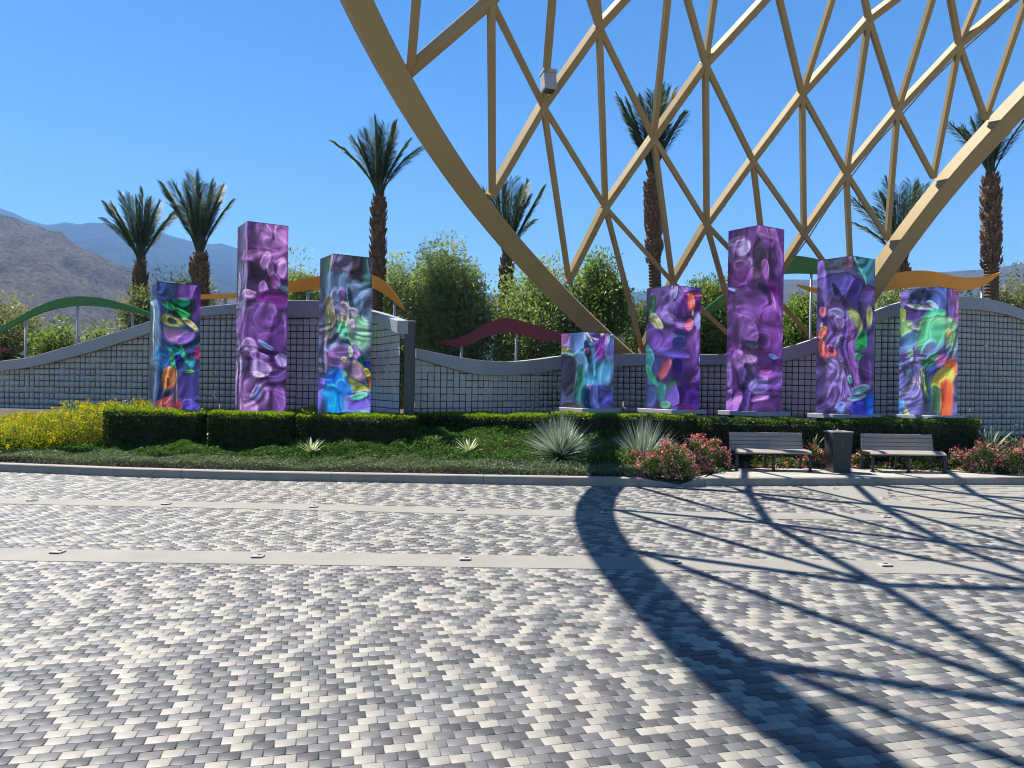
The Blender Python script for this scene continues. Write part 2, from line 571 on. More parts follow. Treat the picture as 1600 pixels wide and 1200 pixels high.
# bench pad with its own kerb face
PADH = .14
pad = [G(1063, 761.5, .01), G(1100, 746.5, PADH), G(1350, 746.8, PADH), G(1600, 747, PADH), G(1900, 747.5, PADH)]
back = [G(1085, 749, PADH), G(1128, 735, PADH), G(1160, 731.5, PADH), G(1510, 731.5, PADH), G(1550, 735, PADH), G(1600, 742, PADH), G(1660, 747, PADH)]
m = MB()
x0, x1 = G(1100, 759.5).x, G(1900, 757).x
front = [Vector((x, kerb_y(x) + .02, PADH)) for x in np.linspace(x0, x1, 14)]
rear = [Vector((x, interp(x, [b.x for b in back] + [back[-1].x + 3], [b.y for b in back] + [back[-1].y]), PADH)) for x in np.linspace(back[1].x - .1, x1, 20)]
tri = front + rear[::-1]
top = [Vector(p) for p in tri]
m.poly(top)
tag(m.build('bench_pad', M['padpave']), kind='structure')
pk = tag(MB().poly([(x0, kerb_y(x0) + .03, -.02), (x1, kerb_y(x1) + .03, -.02), (x1, kerb_y(x1) + .12, -.02), (x0, kerb_y(x0) + .12, -.02)]).build('pad_kerb', M['kerb']), kind='structure')
xs = [x0 + .01] + [x0 + 2.5 * i for i in (1, 2, 3)] + [x1]
for a, b in zip(xs[:-1], xs[1:]):
    sweepk(a + .003, b - .003, PADH + .004, PADH + .004, 'kerb_block', pk, M['kerb'])
# the ramped flank where the kerb dies away
xm = G(1062, 761).x
sweepk(xm + .003, x0 + .006, .015, PADH + .004, 'kerb_block', pk, M['kerb'])
rp = MB()
fl_ = [(G(1030, 761).x, .085), (xm, .012), (x0, PADH)]
bk_ = [(G(1030, 761).x, .13), (xm + .1, .13), (back[1].x - .1, PADH)]
dy_ = [.45, .75, back[1].y - kerb_y(x0)]
for i in range(2):
    (xa, ha), (xb, hb) = fl_[i], fl_[i + 1]
    (xc, hc), (xd, hd) = bk_[i], bk_[i + 1]
    rp.poly([(xa, kerb_y(xa) + .1, ha), (xb, kerb_y(xb) + .1, hb), (xd, kerb_y(xd) + dy_[i + 1], hd), (xc, kerb_y(xc) + dy_[i], hc)])
tag(rp.build('pad_ramp', M['pad']), kind='structure')

# ---- planting bed surface
def smooth01(t):
    t = max(0, min(1, t))
    return t * t * (3 - 2 * t)
def bed(x, y):
    rise = .12 + max(0, y - kerb_y(x) - .15) * .205
    f = 1 - smooth01((x - 1.9) / 1.0)
    return min(.95, .11 + (rise - .11) * f + (1 - f) * max(0, y - 15.7) * .12)
nx, ny = 90, 30
V, Q = [], []
for i in range(nx):
    x = -14 + 30 * i / (nx - 1)
    for j in range(ny):
        y0 = kerb_y(x) + .1
        if x > x0:
            y0 = max(y0, interp(x, [r_.x for r_ in rear], [r_.y for r_ in rear]) - .05)
        y = y0 + (23 - y0) * (j / (ny - 1)) ** 1.3
        V.append((x, y, bed(x, y)))
for i in range(nx - 1):
    for j in range(ny - 1):
        Q.append((i * ny + j, i * ny + ny + j, i * ny + ny + j + 1, i * ny + j + 1))
tag(link('planting_bed', fast_mesh('planting_bed', V, Q, mat=M['soil'], smooth=True)), kind='structure')

# ---- hills
def vnoise(x, y, seed, oct=5):
    out = np.zeros_like(x)
    amp, fr = 1.0, 1.0
    for k in range(oct):
        r = np.random.default_rng(seed + k)
        T = r.uniform(-1, 1, (64, 64))
        xi, yi = x * fr, y * fr
        a, b = np.floor(xi).astype(int), np.floor(yi).astype(int)
        u, v = xi - a, yi - b
        u, v = u * u * (3 - 2 * u), v * v * (3 - 2 * v)
        g_ = lambda p, q: T[p % 64, q % 64]
        out += amp * ((g_(a, b) * (1 - u) + g_(a + 1, b) * u) * (1 - v) + (g_(a, b + 1) * (1 - u) + g_(a + 1, b + 1) * u) * v)
        amp *= .5
        fr *= 2.03
    return out
def hills(name, ridge_px, yr, yb, mat, seed, rough, nx=220, ny=60, power=1.2):
    xs = np.linspace(ridge_px[0][0], ridge_px[-1][0], nx)
    top = np.interp(xs, [p[0] for p in ridge_px], [p[1] for p in ridge_px])
    T = np.concatenate([np.linspace(0, 1, ny), [1.04, 1.09, 1.15]])
    V = []
    for px, py in zip(xs, top):
        u, v = uv(px, py)
        hr = H + v * yr
        for t in T:
            y = yb + (yr - yb) * t
            if t <= 1:
                h = -.2 + (hr + .2) * t ** power
            else:
                h = hr * (1 - (t - 1) * 2.5)
            V.append((u * y, y, h))
    V = np.array(V)
    k = len(T)
    w = np.tile(np.clip(T, 0, 1) * np.where(T > 1, 1, 1), nx)
    env = np.sin(np.clip(w, 0, 1) * np.pi) ** .7 * .9 + .1 * w
    sc = (yr - yb)
    V[:, 2] += rough * env * vnoise(V[:, 0] / sc * 4.5, V[:, 1] / sc * 4.5, seed, 7)
    V[:, 2] = np.where(w == 0, -.4, V[:, 2])
    Q = [(i * k + j, i * k + k + j, i * k + k + j + 1, i * k + j + 1) for i in range(nx - 1) for j in range(k - 1)]
    return tag(link(name, fast_mesh(name, V, Q, mat=mat, smooth=True)), kind='structure')
hills('rocky_hill', [(-500, 250), (-250, 280), (-80, 318), (0, 336), (22, 340), (50, 349), (62, 352), (88, 366), (95, 368), (108, 381), (125, 392), (137, 398), (165, 416), (195, 433), (225, 448), (265, 464), (320, 474), (420, 482), (560, 505), (640, 540)], 1000, 260, M['hill'], 3, 30, 460, 150)
hills('blue_ridge', [(-320, 290), (-200, 297), (-80, 312), (0, 325), (22, 333), (45, 343), (70, 350), (84, 350), (100, 346), (112, 348), (126, 351), (140, 348), (170, 352), (205, 358), (240, 361), (270, 370), (300, 377), (332, 381), (345, 379), (365, 385), (420, 405), (480, 428), (540, 441), (600, 449), (680, 455), (740, 456), (760, 457), (790, 460), (850, 463), (980, 462), (1020, 458), (1100, 470), (1200, 490)], 3000, 900, M['far'], 23, 42, 300, 60, 1.0)
hills('brown_hills', [(980, 500), (1060, 462), (1120, 448), (1180, 440), (1225, 437), (1270, 438), (1330, 436), (1400, 430), (1480, 424), (1540, 420), (1600, 411), (1700, 398), (1900, 380), (2100, 360)], 1300, 400, M['hill'], 41, 14, 240, 60)

# ================================================================== FENCE WALL
CELL = .155
pathA = [(-190, 20.9), (0, 20.0), (150, 19.3), (300, 18.6), (450, 18.0), (545, 17.75), (570, 17.62), (588, 17.35), (603, 16.85), (616, 16.35), (629, 15.8)]
topA = [(-190, 590), (0, 565), (50, 559), (120, 539), (175, 522.5), (230, 505), (270, 492), (312, 481), (362, 476), (447, 470), (495, 470), (540, 475), (580, 484.6), (603, 492), (627, 501)]
botA = [(-190, 606), (0, 581), (62, 572.5), (150, 550), (230, 524), (312, 495.5), (362, 491), (447, 495), (495, 497), (540, 497), (580, 500), (603, 508), (627, 522)]
pathB = [(648, 16.6), (750, 17.4), (870, 19.2), (960, 20.1), (1050, 19.9), (1130, 19.3), (1220, 18.8), (1400, 18.8), (1500, 19.3), (1600, 20.0), (1760, 21.4)]
topB = [(648, 545), (700, 555.5), (750, 564), (800, 565.5), (850, 560), (877, 555), (963, 553), (1008, 553), (1097, 554), (1130, 554), (1175, 551), (1222, 545), (1273, 529), (1330, 503), (1368, 484), (1403, 472), (1450, 464), (1495, 463), (1540, 467), (1580, 478), (1600, 487), (1680, 520), (1760, 545)]
botB = [(648, 560.5), (700, 575), (737, 586), (800, 587), (850, 581), (877, 576), (963, 573), (1008, 571), (1097, 570), (1130, 570), (1175, 570), (1222, 566), (1273, 552), (1330, 525), (1368, 503), (1403, 491), (1450, 484), (1495, 483), (1540, 486), (1580, 495), (1600, 503), (1680, 536), (1760, 561)]
def fence(label, path, top, bot, seed):
    r = np.random.default_rng(seed)
    pxs = np.linspace(path[0][0], path[-1][0], 500)
    # smooth the plan
    ys = np.interp(pxs, [p[0] for p in path], [p[1] for p in path])
    ker = np.hanning(31)
    ker /= ker.sum()
    k2 = np.hanning(15)
    k2 /= k2.sum()
    ys = np.convolve(np.pad(ys, 7, 'reflect', reflect_type='odd'), k2, 'valid')
    def sm(a):
        q = np.interp(pxs, [p[0] for p in a], [p[1] for p in a])
        return np.convolve(np.pad(q, 15, 'reflect', reflect_type='odd'), ker, 'valid')
    tp, bt = sm(top), sm(bot)
    A = [P(x, t, y) for x, t, y in zip(pxs, tp, ys)]
    B = [P(x, t, y) for x, t, y in zip(pxs, bt, ys)]
    X = np.array([p.x for p in A])
    Y = np.array([p.y for p in A])
    s = np.concatenate([[0], np.cumsum(np.hypot(np.diff(X), np.diff(Y)))])
    ht, hb = np.array([p.z for p in A]), np.array([p.z for p in B])
    f = lambda q, arr: float(np.interp(q, s, arr))
    def frame(q):
        t = Vector((f(q + .03, X) - f(q - .03, X), f(q + .03, Y) - f(q - .03, Y), 0)).normalized()
        return Vector((f(q, X), f(q, Y), 0)), t, Vector((t.y, -t.x, 0))     # point, along, towards the plaza
    L = s[-1]
    mid, _, _ = frame(L / 2)
    root = thing('screen_fence', label, 'fence', (mid.x, mid.y, bed(mid.x, mid.y)))
    loc = Matrix.Translation(root.location)
    # cap
    m = MB()
    k = 90
    for i in range(k):
        q = L * i / (k - 1)
        p, t, nn = frame(q)
        h1, h0 = f(q, ht), f(q, hb)
        for d, z in ((.11, h0), (.11, h1), (-.17, h1), (-.17, h0)):
            m.v.append(p + nn * d + Vector((0, 0, z)))
    for i in range(k - 1):
        for j in range(4):
            m.f.append([i * 4 + j, i * 4 + 4 + j, i * 4 + 4 + (j + 1) % 4, i * 4 + (j + 1) % 4])
    m.f += [[0, 1, 2, 3], [4 * k - 1, 4 * k - 2, 4 * k - 3, 4 * k - 4]]
    m.build('cap', M['cap'], root, .012, local=loc)
    # panels and the bars behind them
    z0 = .42
    cols, rows = int(L / CELL), 26
    pans = []
    bars = MB()
    for i in range(cols):
        q = (i + .5) * CELL
        p, t, nn = frame(q)
        hmax = f(q, hb)
        for j in range(rows):
            z = z0 + (j + .5) * CELL
            if z - CELL / 2 > hmax or z < bed(p.x, p.y) - .05:
                continue
            pans.append((p + nn * .015 + Vector((0, 0, z)), t, nn, min(z + CELL / 2, hmax + .02)))
            if r.random() > .03:
                bars.box(p + nn * .004 + t * CELL / 2 + Vector((0, 0, z)), (.03, .014, CELL + .002), (t, nn, Vector((0, 0, 1))))
            if r.random() > .03:
                bars.box(p + nn * .0015 + Vector((0, 0, z + CELL / 2)), (CELL + .004, .014, .028), (t, nn, Vector((0, 0, 1))))
    bars.build('grid_bars', M['bars'], root, local=loc)
    px = []
    hw = CELL / 2 - .011
    pm = MB().box((0, 0, 0), (2 * hw, .006, 2 * hw))
    pme = None
    # the panels that show largest get an object of their own
    vis_ = [(c.y, k_) for k_, (c, t, nn, zt) in enumerate(pans) if c.z > 1.12 and abs(c.x) < .66 * c.y]
    own = set(k_ for _, k_ in sorted(vis_)[:300])
    wn = lambda c: .24 * float(np.clip(.5 + .9 * vnoise(np.array([c.x * .45 + seed]), np.array([c.z * .5]), seed, 2)[0], 0, 1))
    V = []
    for k_, (c, t, nn, zt) in enumerate(pans):
        a, b = r.normal(0, .008), r.normal(0, .01)
        wide, tall = (1.155 if r.random() < wn(c) else 1), (1.155 if r.random() < wn(c) else 1)
        rot = Matrix((t, -nn, Vector((0, 0, 1)))).transposed().to_4x4() @ Matrix.Rotation(a, 4, 'X') @ Matrix.Rotation(b, 4, 'Z') @ Matrix.Diagonal((wide, 1, tall, 1))
        mw = Matrix.Translation(c) @ rot
        if k_ in own:
            if pme is None:
                o = pm.build('panel', M['panel'], root)
                pme = o.data
            else:
                o = link('panel', pme, root)
            o.matrix_local = loc.inverted() @ mw
        else:
            V.append([loc.inverted() @ (mw @ v) for v in pm.v])
    V = np.array([[tuple(v) for v in b] for b in V])
    bq = np.array(pm.f)
    Q = (bq[None] + 8 * np.arange(len(V))[:, None, None]).reshape(-1, 4)
    tag(link('panel_field', fast_mesh('panel_field', V, Q, mat=M['panel']), root), kind='stuff')
    # posts in the ground
    for q in np.arange(.3, L, 2.4):
        p, t, nn = frame(q)
        zb = bed(p.x, p.y) - .1
        MB().box(p - nn * .09 + Vector((0, 0, (zb + f(q, hb)) / 2)), (.07, .07, f(q, hb) - zb), (t, nn, Vector((0, 0, 1)))).build('post', M['bars'], root, local=loc)
    return frame, f, ht, L
fence('wavy grey screen fence at left, rising to the lit curled end by the tall post', pathA, topA, botA, 5)
fence('wavy grey screen fence dipping behind the shortest pillar and cresting at far right', pathB, topB, botB, 6)
# tall post between the two fences
c = P(639, 640, 15.95)
root = thing('gate_post', 'tall dark grey square post between the two wavy fences', 'post', (c.x, c.y, bed(c.x, c.y)))
zt = P(639, 503, 15.95).z - root.location.z
MB().box((0, 0, zt / 2 - .1), (.2, .2, zt + .2)).build('post_shaft', M['postgrey'], root, .01)
MB().box((0, 0, zt + .012), (.225, .225, .024)).build('post_cap', M['cap'], root, .006)
MB().box((-.16, 0, zt - .15), (.12, .12, .3)).build('bracket', M['cap'], root, .006)
MB().box((-.16, 0, zt - .33), (.1, .1, .03)).build('bracket_foot', M['pole'], root, .004)

# ================================================================== COLOURED WAVES
def wave(label, pts, y, mat, poles, dy=0.0, group='coloured wave blades above the fences'):
    pxs = np.linspace(pts[0][0], pts[-1][0], 60)
    tp = np.interp(pxs, [p[0] for p in pts], [p[1] for p in pts])
    bt = np.interp(pxs, [p[0] for p in pts], [p[2] for p in pts])
    ker = np.array([1, 2, 3, 2, 1.]) / 9
    tp[2:-2] = np.convolve(tp, ker, 'valid')
    bt[2:-2] = np.convolve(bt, ker, 'valid')
    c = P(pxs[30], bt[30], y)
    root = thing('wave_blade', label, 'sculpture', (c.x, c.y, bed(c.x, c.y)), 0, group)
    loc = Matrix.Translation(root.location)
    m = MB()
    for px, a, b in zip(pxs, tp, bt):
        t, q = P(px, a, y), P(px, b, y)
        for p, d in ((q, -.05), (t, -.05), (t, .05), (q, .05)):
            m.v.append(p + Vector((0, d, 0)))
    k = len(pxs)
    for i in range(k - 1):
        for j in range(4):
            m.f.append([i * 4 + j, i * 4 + 4 + j, i * 4 + 4 + (j + 1) % 4, i * 4 + (j + 1) % 4])
    m.f += [[0, 1, 2, 3], [4 * k - 1, 4 * k - 2, 4 * k - 3, 4 * k - 4]]
    m.build('blade', mat, root, local=loc)
    for px in poles:
        top_ = P(px, interp(px, pxs, bt) - 2, y)
        zb = bed(top_.x, top_.y) - .2
        MB().tube([(top_.x, top_.y + .01, zb), (top_.x, top_.y + .01, top_.z)], .032, 10).build('pole', M['pole'], root, smooth=True, local=loc)
wave('long green wave blade arching at the far left', [(-60, 548, 552), (-20, 524, 531), (0, 512, 520), (30, 496, 505), (60, 479, 490), (90, 467.5, 481.5), (120, 463, 477.5), (150, 464, 478), (180, 470, 482), (210, 479, 489), (232, 487.5, 495), (262, 498, 503), (275, 505, 506)], 20.7, M['green'], (40, 121, 207))
wave('orange wave blade ending in a hooked tip beside the tall post', [(262, 466, 468), (312, 460.5, 467.5), (362, 459, 466.5), (405, 452, 463), (447, 442, 457), (495, 432, 452), (540, 426, 446), (580, 428, 447.5), (595, 434, 456), (610, 446, 466), (620, 459, 475), (628, 474, 482), (633, 484, 486)], 19.2, M['orange'], (352, 481, 617))
wave('tip of a dark red wave blade at the left edge of the photo', [(-90, 520, 540), (-40, 536, 549), (0, 543.5, 550.5), (10, 544.5, 547.5), (18, 545, 545.8)], 20.9, M['maroon'], (-45,))
wave('dark red wave blade over the low dip of the fence', [(681, 534, 535), (712, 530, 542), (725, 525, 540.5), (737, 519, 536), (750, 511, 530), (762, 504, 525), (782, 498, 520.5), (795, 497.5, 519.5), (807, 499, 521), (830, 506, 528), (855, 516, 532.5), (878, 520, 532), (905, 523, 529), (915, 525, 526)], 19.7, M['maroon'], (721, 807))
wave('dark green wave blade arching behind the tallest right pillar', [(1064, 522, 524), (1080, 503, 512), (1095, 487.5, 501), (1133, 457, 476), (1165, 430, 454), (1195, 408, 434), (1224, 400.5, 428), (1245, 399.5, 427), (1277, 405, 428), (1305, 418, 434), (1330, 432, 440), (1340, 437, 438)], 20.4, M['green'], (1151, 1268))
wave('orange wave blade with an upturned tip over the right fence', [(1244, 444, 445), (1258, 447, 452), (1275, 451, 458), (1310, 453, 466), (1340, 448, 464), (1367, 437, 459), (1385, 431, 455), (1407, 425, 450.5), (1432, 422.5, 448), (1460, 424.5, 449), (1480, 430, 451.5), (1500, 434, 455), (1525, 434, 451), (1545, 431, 442), (1558, 427, 430), (1563, 425, 426)], 20.0, M['orange'], (1345, 1535))

# ================================================================== LATTICE SCULPTURE
AA, BB = .465, .36
ctrl = {(640, 110): 13.4, (768, 303): 15.5, (848, 165): 15.4, (935, 40): 14.6, (1020, 215): 16.9, (1100, 100): 15.9, (888, 437): 18.2, (1005, 548): 21.2,
        (1103, 350): 18.3, (1175, 250): 17.8, (1250, 147): 17.2, (1357, 30): 16.6, (1320, 270): 18.3, (1400, 172): 17.8, (1497, 70): 17.3, (1255, 365): 18.9,
        (1385, 370): 19.3, (1455, 275): 18.7, (1537, 185): 18.2, (1620, 100): 17.8, (1150, 540): 21.2, (1050, 440): 19.3, (1200, 452): 20.2, (1310, 530): 20.8}
cp = np.array(list(ctrl.keys()), float)
cz = np.array(list(ctrl.values()))
def basis(p):
    a, b = (p[..., 0] - 1100) / 400, (p[..., 1] - 250) / 300
    return np.stack([np.ones_like(a), a, b, a * a, a * b, b * b, b ** 3], -1)
coef = np.linalg.lstsq(basis(cp), cz, rcond=None)[0]
def zf(px, py):
    return float(basis(np.array([[px, max(py, -60)]], float))[0] @ coef)
def zs(px, py):                             # exact near the measured nodes, the fitted surface elsewhere
    d = np.hypot(cp[:, 0] - px, cp[:, 1] - py)
    wgt = np.exp(-(d / 45) ** 2)
    res = cz - basis(cp) @ coef
    return zf(px, py) + float((wgt * res).sum() / max(1, wgt.sum()))
def node(px, py):
    return P(px, py, zs(px, py))
def snrm(px, py):
    a, b, c = P(px, py, zf(px, py)), P(px + 20, py, zf(px + 20, py)), P(px, py + 20, zf(px, py + 20))
    n_ = (b - a).cross(c - a).normalized()
    return n_ if n_.y < 0 else -n_
def fromshadow(px, py, h):                  # a point h up whose shadow falls at that pixel of the paving
    q = G(px, py)
    return Vector((q.x - AA * h, q.y + BB * h, h))
N = {k: node(*p) for k, p in dict(
    n1=(640, 110), n2=(768, 303), n3=(888, 437), n4=(1003, 548), q=(848, 165), u=(935, 42), w=(1020, 215), y=(1101, 100), e=(945, 323),
    f=(1050, 440), g=(1103, 350), h=(1175, 250), i=(1252, 147), j=(1356, 30), l=(1255, 365), m=(1321, 270), n=(1401, 172), o=(1497, 70),
    k1=(1199, 452), k2=(1155, 538), r1=(1385, 372), r2=(1457, 277), r3=(1538, 186), r4=(1622, 98), r0=(1330, 470), ra=(1288, 548),
    a1=(1050, -82), a2=(1212, -20), a3=(1473, -58), a4=(1610, -24), b3=(1330, -100), b2=(1140, -190), b4=(1590, -150), r5=(1710, 10)).items()}
N['t'] = fromshadow(1201, 818, 8.15)
N['n0'] = fromshadow(1000, 863, 8.7)
N['nm'] = fromshadow(1187, 1035, 10.2)
N['t2'] = fromshadow(1374, 914, 9.7)
N['s1'] = fromshadow(1478, 848, 9.4)
N['t3'] = fromshadow(1720, 1120, 11.2)
N['t4'] = fromshadow(1660, 1222, 12.2)
N['s2'] = fromshadow(1665, 922, 10.8)
N['s3'] = fromshadow(1655, 868, 10.6)
sn = {k: snrm(*p) for k, p in dict(n1=(640, 110), n2=(768, 303), e=(945, 323), w=(1020, 215), i=(1252, 147), m=(1321, 270)).items()}
NAVG = (sn['n1'] + sn['w'] + sn['m']).normalized()
sc_root = thing('lattice_sculpture', 'giant cream steel lattice sculpture with curved rims soaring over the fence', 'sculpture', tuple(P(1130, 640, 22.3))[:2] + (0,))
sloc = Matrix.Translation(sc_root.location)
def nearest_n(p):
    best = min(((p - N[k]).length, k) for k in ('n1', 'n2', 'e', 'w', 'i', 'm'))
    return sn[best[1]]
ribs = [['n1', 't', 's1', 's3'], ['n2', 'q', 'u', 'a1', 'b2'], ['n3', 'e', 'w', 'y', 'a2', 'b3'], ['n4', 'f', 'g', 'h', 'i', 'j', 'a3'],
        ['k2', 'k1', 'l', 'm', 'n', 'o', 'a4', 'b4'], ['n0', 't2', 's2'], ['nm', 't3']]
for rb in ribs:
    m = MB()
    for a, b in zip(rb[:-1], rb[1:]):
        nn = (nearest_n(N[a]) + nearest_n(N[b])).normalized()
        t = (N[b] - N[a]).normalized()
        m.bar(N[a] - t * .06, N[b] + t * .06, .155, .205, nn)
    m.build('rib', M['steel'], sc_root, .012, local=sloc)
struts = ['t q', 'q e', 'e f', 's1 u', 'u w', 'w g', 'g k1', 'a1 y', 'y h', 'h l', 'l r0', 'a2 i', 'i m', 'm r1', 'b3 j', 'j n', 'n r2', 'a3 o', 'o r3', 'a4 r4', 'f k2', 'k1 ra',
          't n2', 's1 q', 'q n3', 's3 u', 'u e', 'e n4', 'a1 w', 'w f', 'a2 y', 'y g', 'g k2', 'b3 i', 'i h', 'h k1', 'a3 n', 'n m', 'j b4', 'b4 o', 'o r2', 'a4 r3', 'n r1', 'm l', 'm r0',
          't2 t', 't2 n1', 's2 s1', 's2 t', 't3 t2', 't3 n0', 's2 s3', 'a3 j', 'nm t4']
struts = [s_ for s_ in struts if s_ not in ('n m', 'j b4', 'i h', 'm l', 's2 s3', 'a3 j')]
extra = [('i', 'l'), ('j', 'm'), ('y', 'b2')]
for a, b in [s_.split() for s_ in struts] + extra:
    nn = (nearest_n(N[a]) + nearest_n(N[b])).normalized()
    MB().bar(N[a] + nn * .03, N[b] + nn * .03, .11, .13, nn).build('strut', M['steel'], sc_root, .01, local=sloc)
# rims
def spline(pts, per=8):
    out = []
    for i in range(len(pts) - 1):
        p0, p1, p2, p3 = pts[max(i - 1, 0)], pts[i], pts[i + 1], pts[min(i + 2, len(pts) - 1)]
        for k in range(per):
            t = k / per
            out.append(.5 * (2 * p1 + (p2 - p0) * t + (2 * p0 - 5 * p1 + 4 * p2 - p3) * t * t + (3 * p1 - p0 - 3 * p2 + p3) * t ** 3))
    out.append(pts[-1])
    return out
def rim(pts, nrms, w_, d_):
    c = spline(pts, 10)
    m = MB()
    st = []
    for i, p in enumerate(c):
        t = (c[min(i + 1, len(c) - 1)] - c[max(i - 1, 0)]).normalized()
        q = i / (len(c) - 1) * (len(nrms) - 1)
        k = min(int(q), len(nrms) - 2)
        nn = (nrms[k] * (1 - q + k) + nrms[k + 1] * (q - k))
        nn = (nn - t * nn.dot(t)).normalized()
        st.append((p, t.cross(nn), nn))
    a, b, k = w_ / 2, d_ / 2, .02
    m.sweep(st, [(-a + k, -b), (a - k, -b), (a, -b + k), (a, b - k), (a - k, b), (-a + k, b), (-a, b - k), (-a, -b + k)])
    return m.build('rim', M['steel'], sc_root, local=sloc)
def off(p, d):
    return p + Vector(d)
def rp_(px, py, z):
    return P(px, py, z)
ln0, lnm = N['n0'] + Vector((-.28, .08, -.05)), N['nm'] + Vector((-.28, .1, 0))
left = [N['nm'] + Vector((-.55, -1.3, 1.5)), lnm, ln0, rp_(622, 126, 13.4), rp_(746, 316, 15.5), rp_(866, 453, 18.2), rp_(980, 560, 21.0), rp_(1090, 648, 22.6), rp_(1130, 700, 23.0)]
rim(left, [sn['n1'], sn['n1'], sn['n2'], sn['e']], .44, .34)
right = [rp_(1180, 705, 23.0), rp_(1228, 655, 22.4), rp_(1285, 572, 21.2), rp_(1330, 497, 20.3), rp_(1403, 388, 19.3), rp_(1478, 290, 18.7), rp_(1560, 197, 18.2), rp_(1646, 108, 17.8), rp_(1740, 20, 17.3)]
rim(right, [sn['m'], sn['m'], sn['i']], .46, .40)
# studs along the upper faces of three ribs, and the conduit under one
m = MB()
for rb in (ribs[2], ribs[3], ribs[4]):
    for a, b in zip(rb[:-1], rb[1:]):
        nn = (nearest_n(N[a]) + nearest_n(N[b])).normalized()
        t = (N[b] - N[a])
        side = t.normalized().cross(nn)
        k = max(2, int(t.length / .55))
        for q in range(1, k):
            for sg in (-1, 1):
                m.box(N[a] + t * (q / k) + nn * .125 + side * .06 * sg, (.02, .03, .02))
tag(m.build('bolts', M['conduit'], sc_root, local=sloc), kind='stuff')
rb = ribs[4]
pts = []
for a, b in zip(rb[:-1], rb[1:]):
    nn = (nearest_n(N[a]) + nearest_n(N[b])).normalized()
    t = (N[b] - N[a]).normalized()
    side = t.cross(nn)
    if side.z > 0:
        side = -side
    pts += [N[a] + side * .17 + nn * .04, (N[a] * .5 + N[b] * .5) + side * .125 + nn * .04]
pts.append(N[rb[-1]] + side * .16)
MB().tube(pts, .017, 6).build('conduit', M['conduit'], sc_root, local=sloc)
# floodlight clamped on the lattice
c = P(857, 130, 14.75)
fl = thing('floodlight', 'boxy grey floodlight clamped to the cream lattice near its left rim', 'light', tuple(c))
fl.rotation_euler = (R(-12), 0, R(20))
MB().box((0, 0, 0), (.26, .22, .34)).build('housing', M['flood'], fl, .015)
MB().box((0, -.02, .20), (.28, .26, .06)).build('visor', M['pole'], fl, .01)
MB().box((0, .16, -.02), (.08, .12, .12)).build('clamp', M['conduit'], fl, .008)
MB().box((0, 0, -.173), (.2, .16, .006)).build('glass', M['lens'], fl)

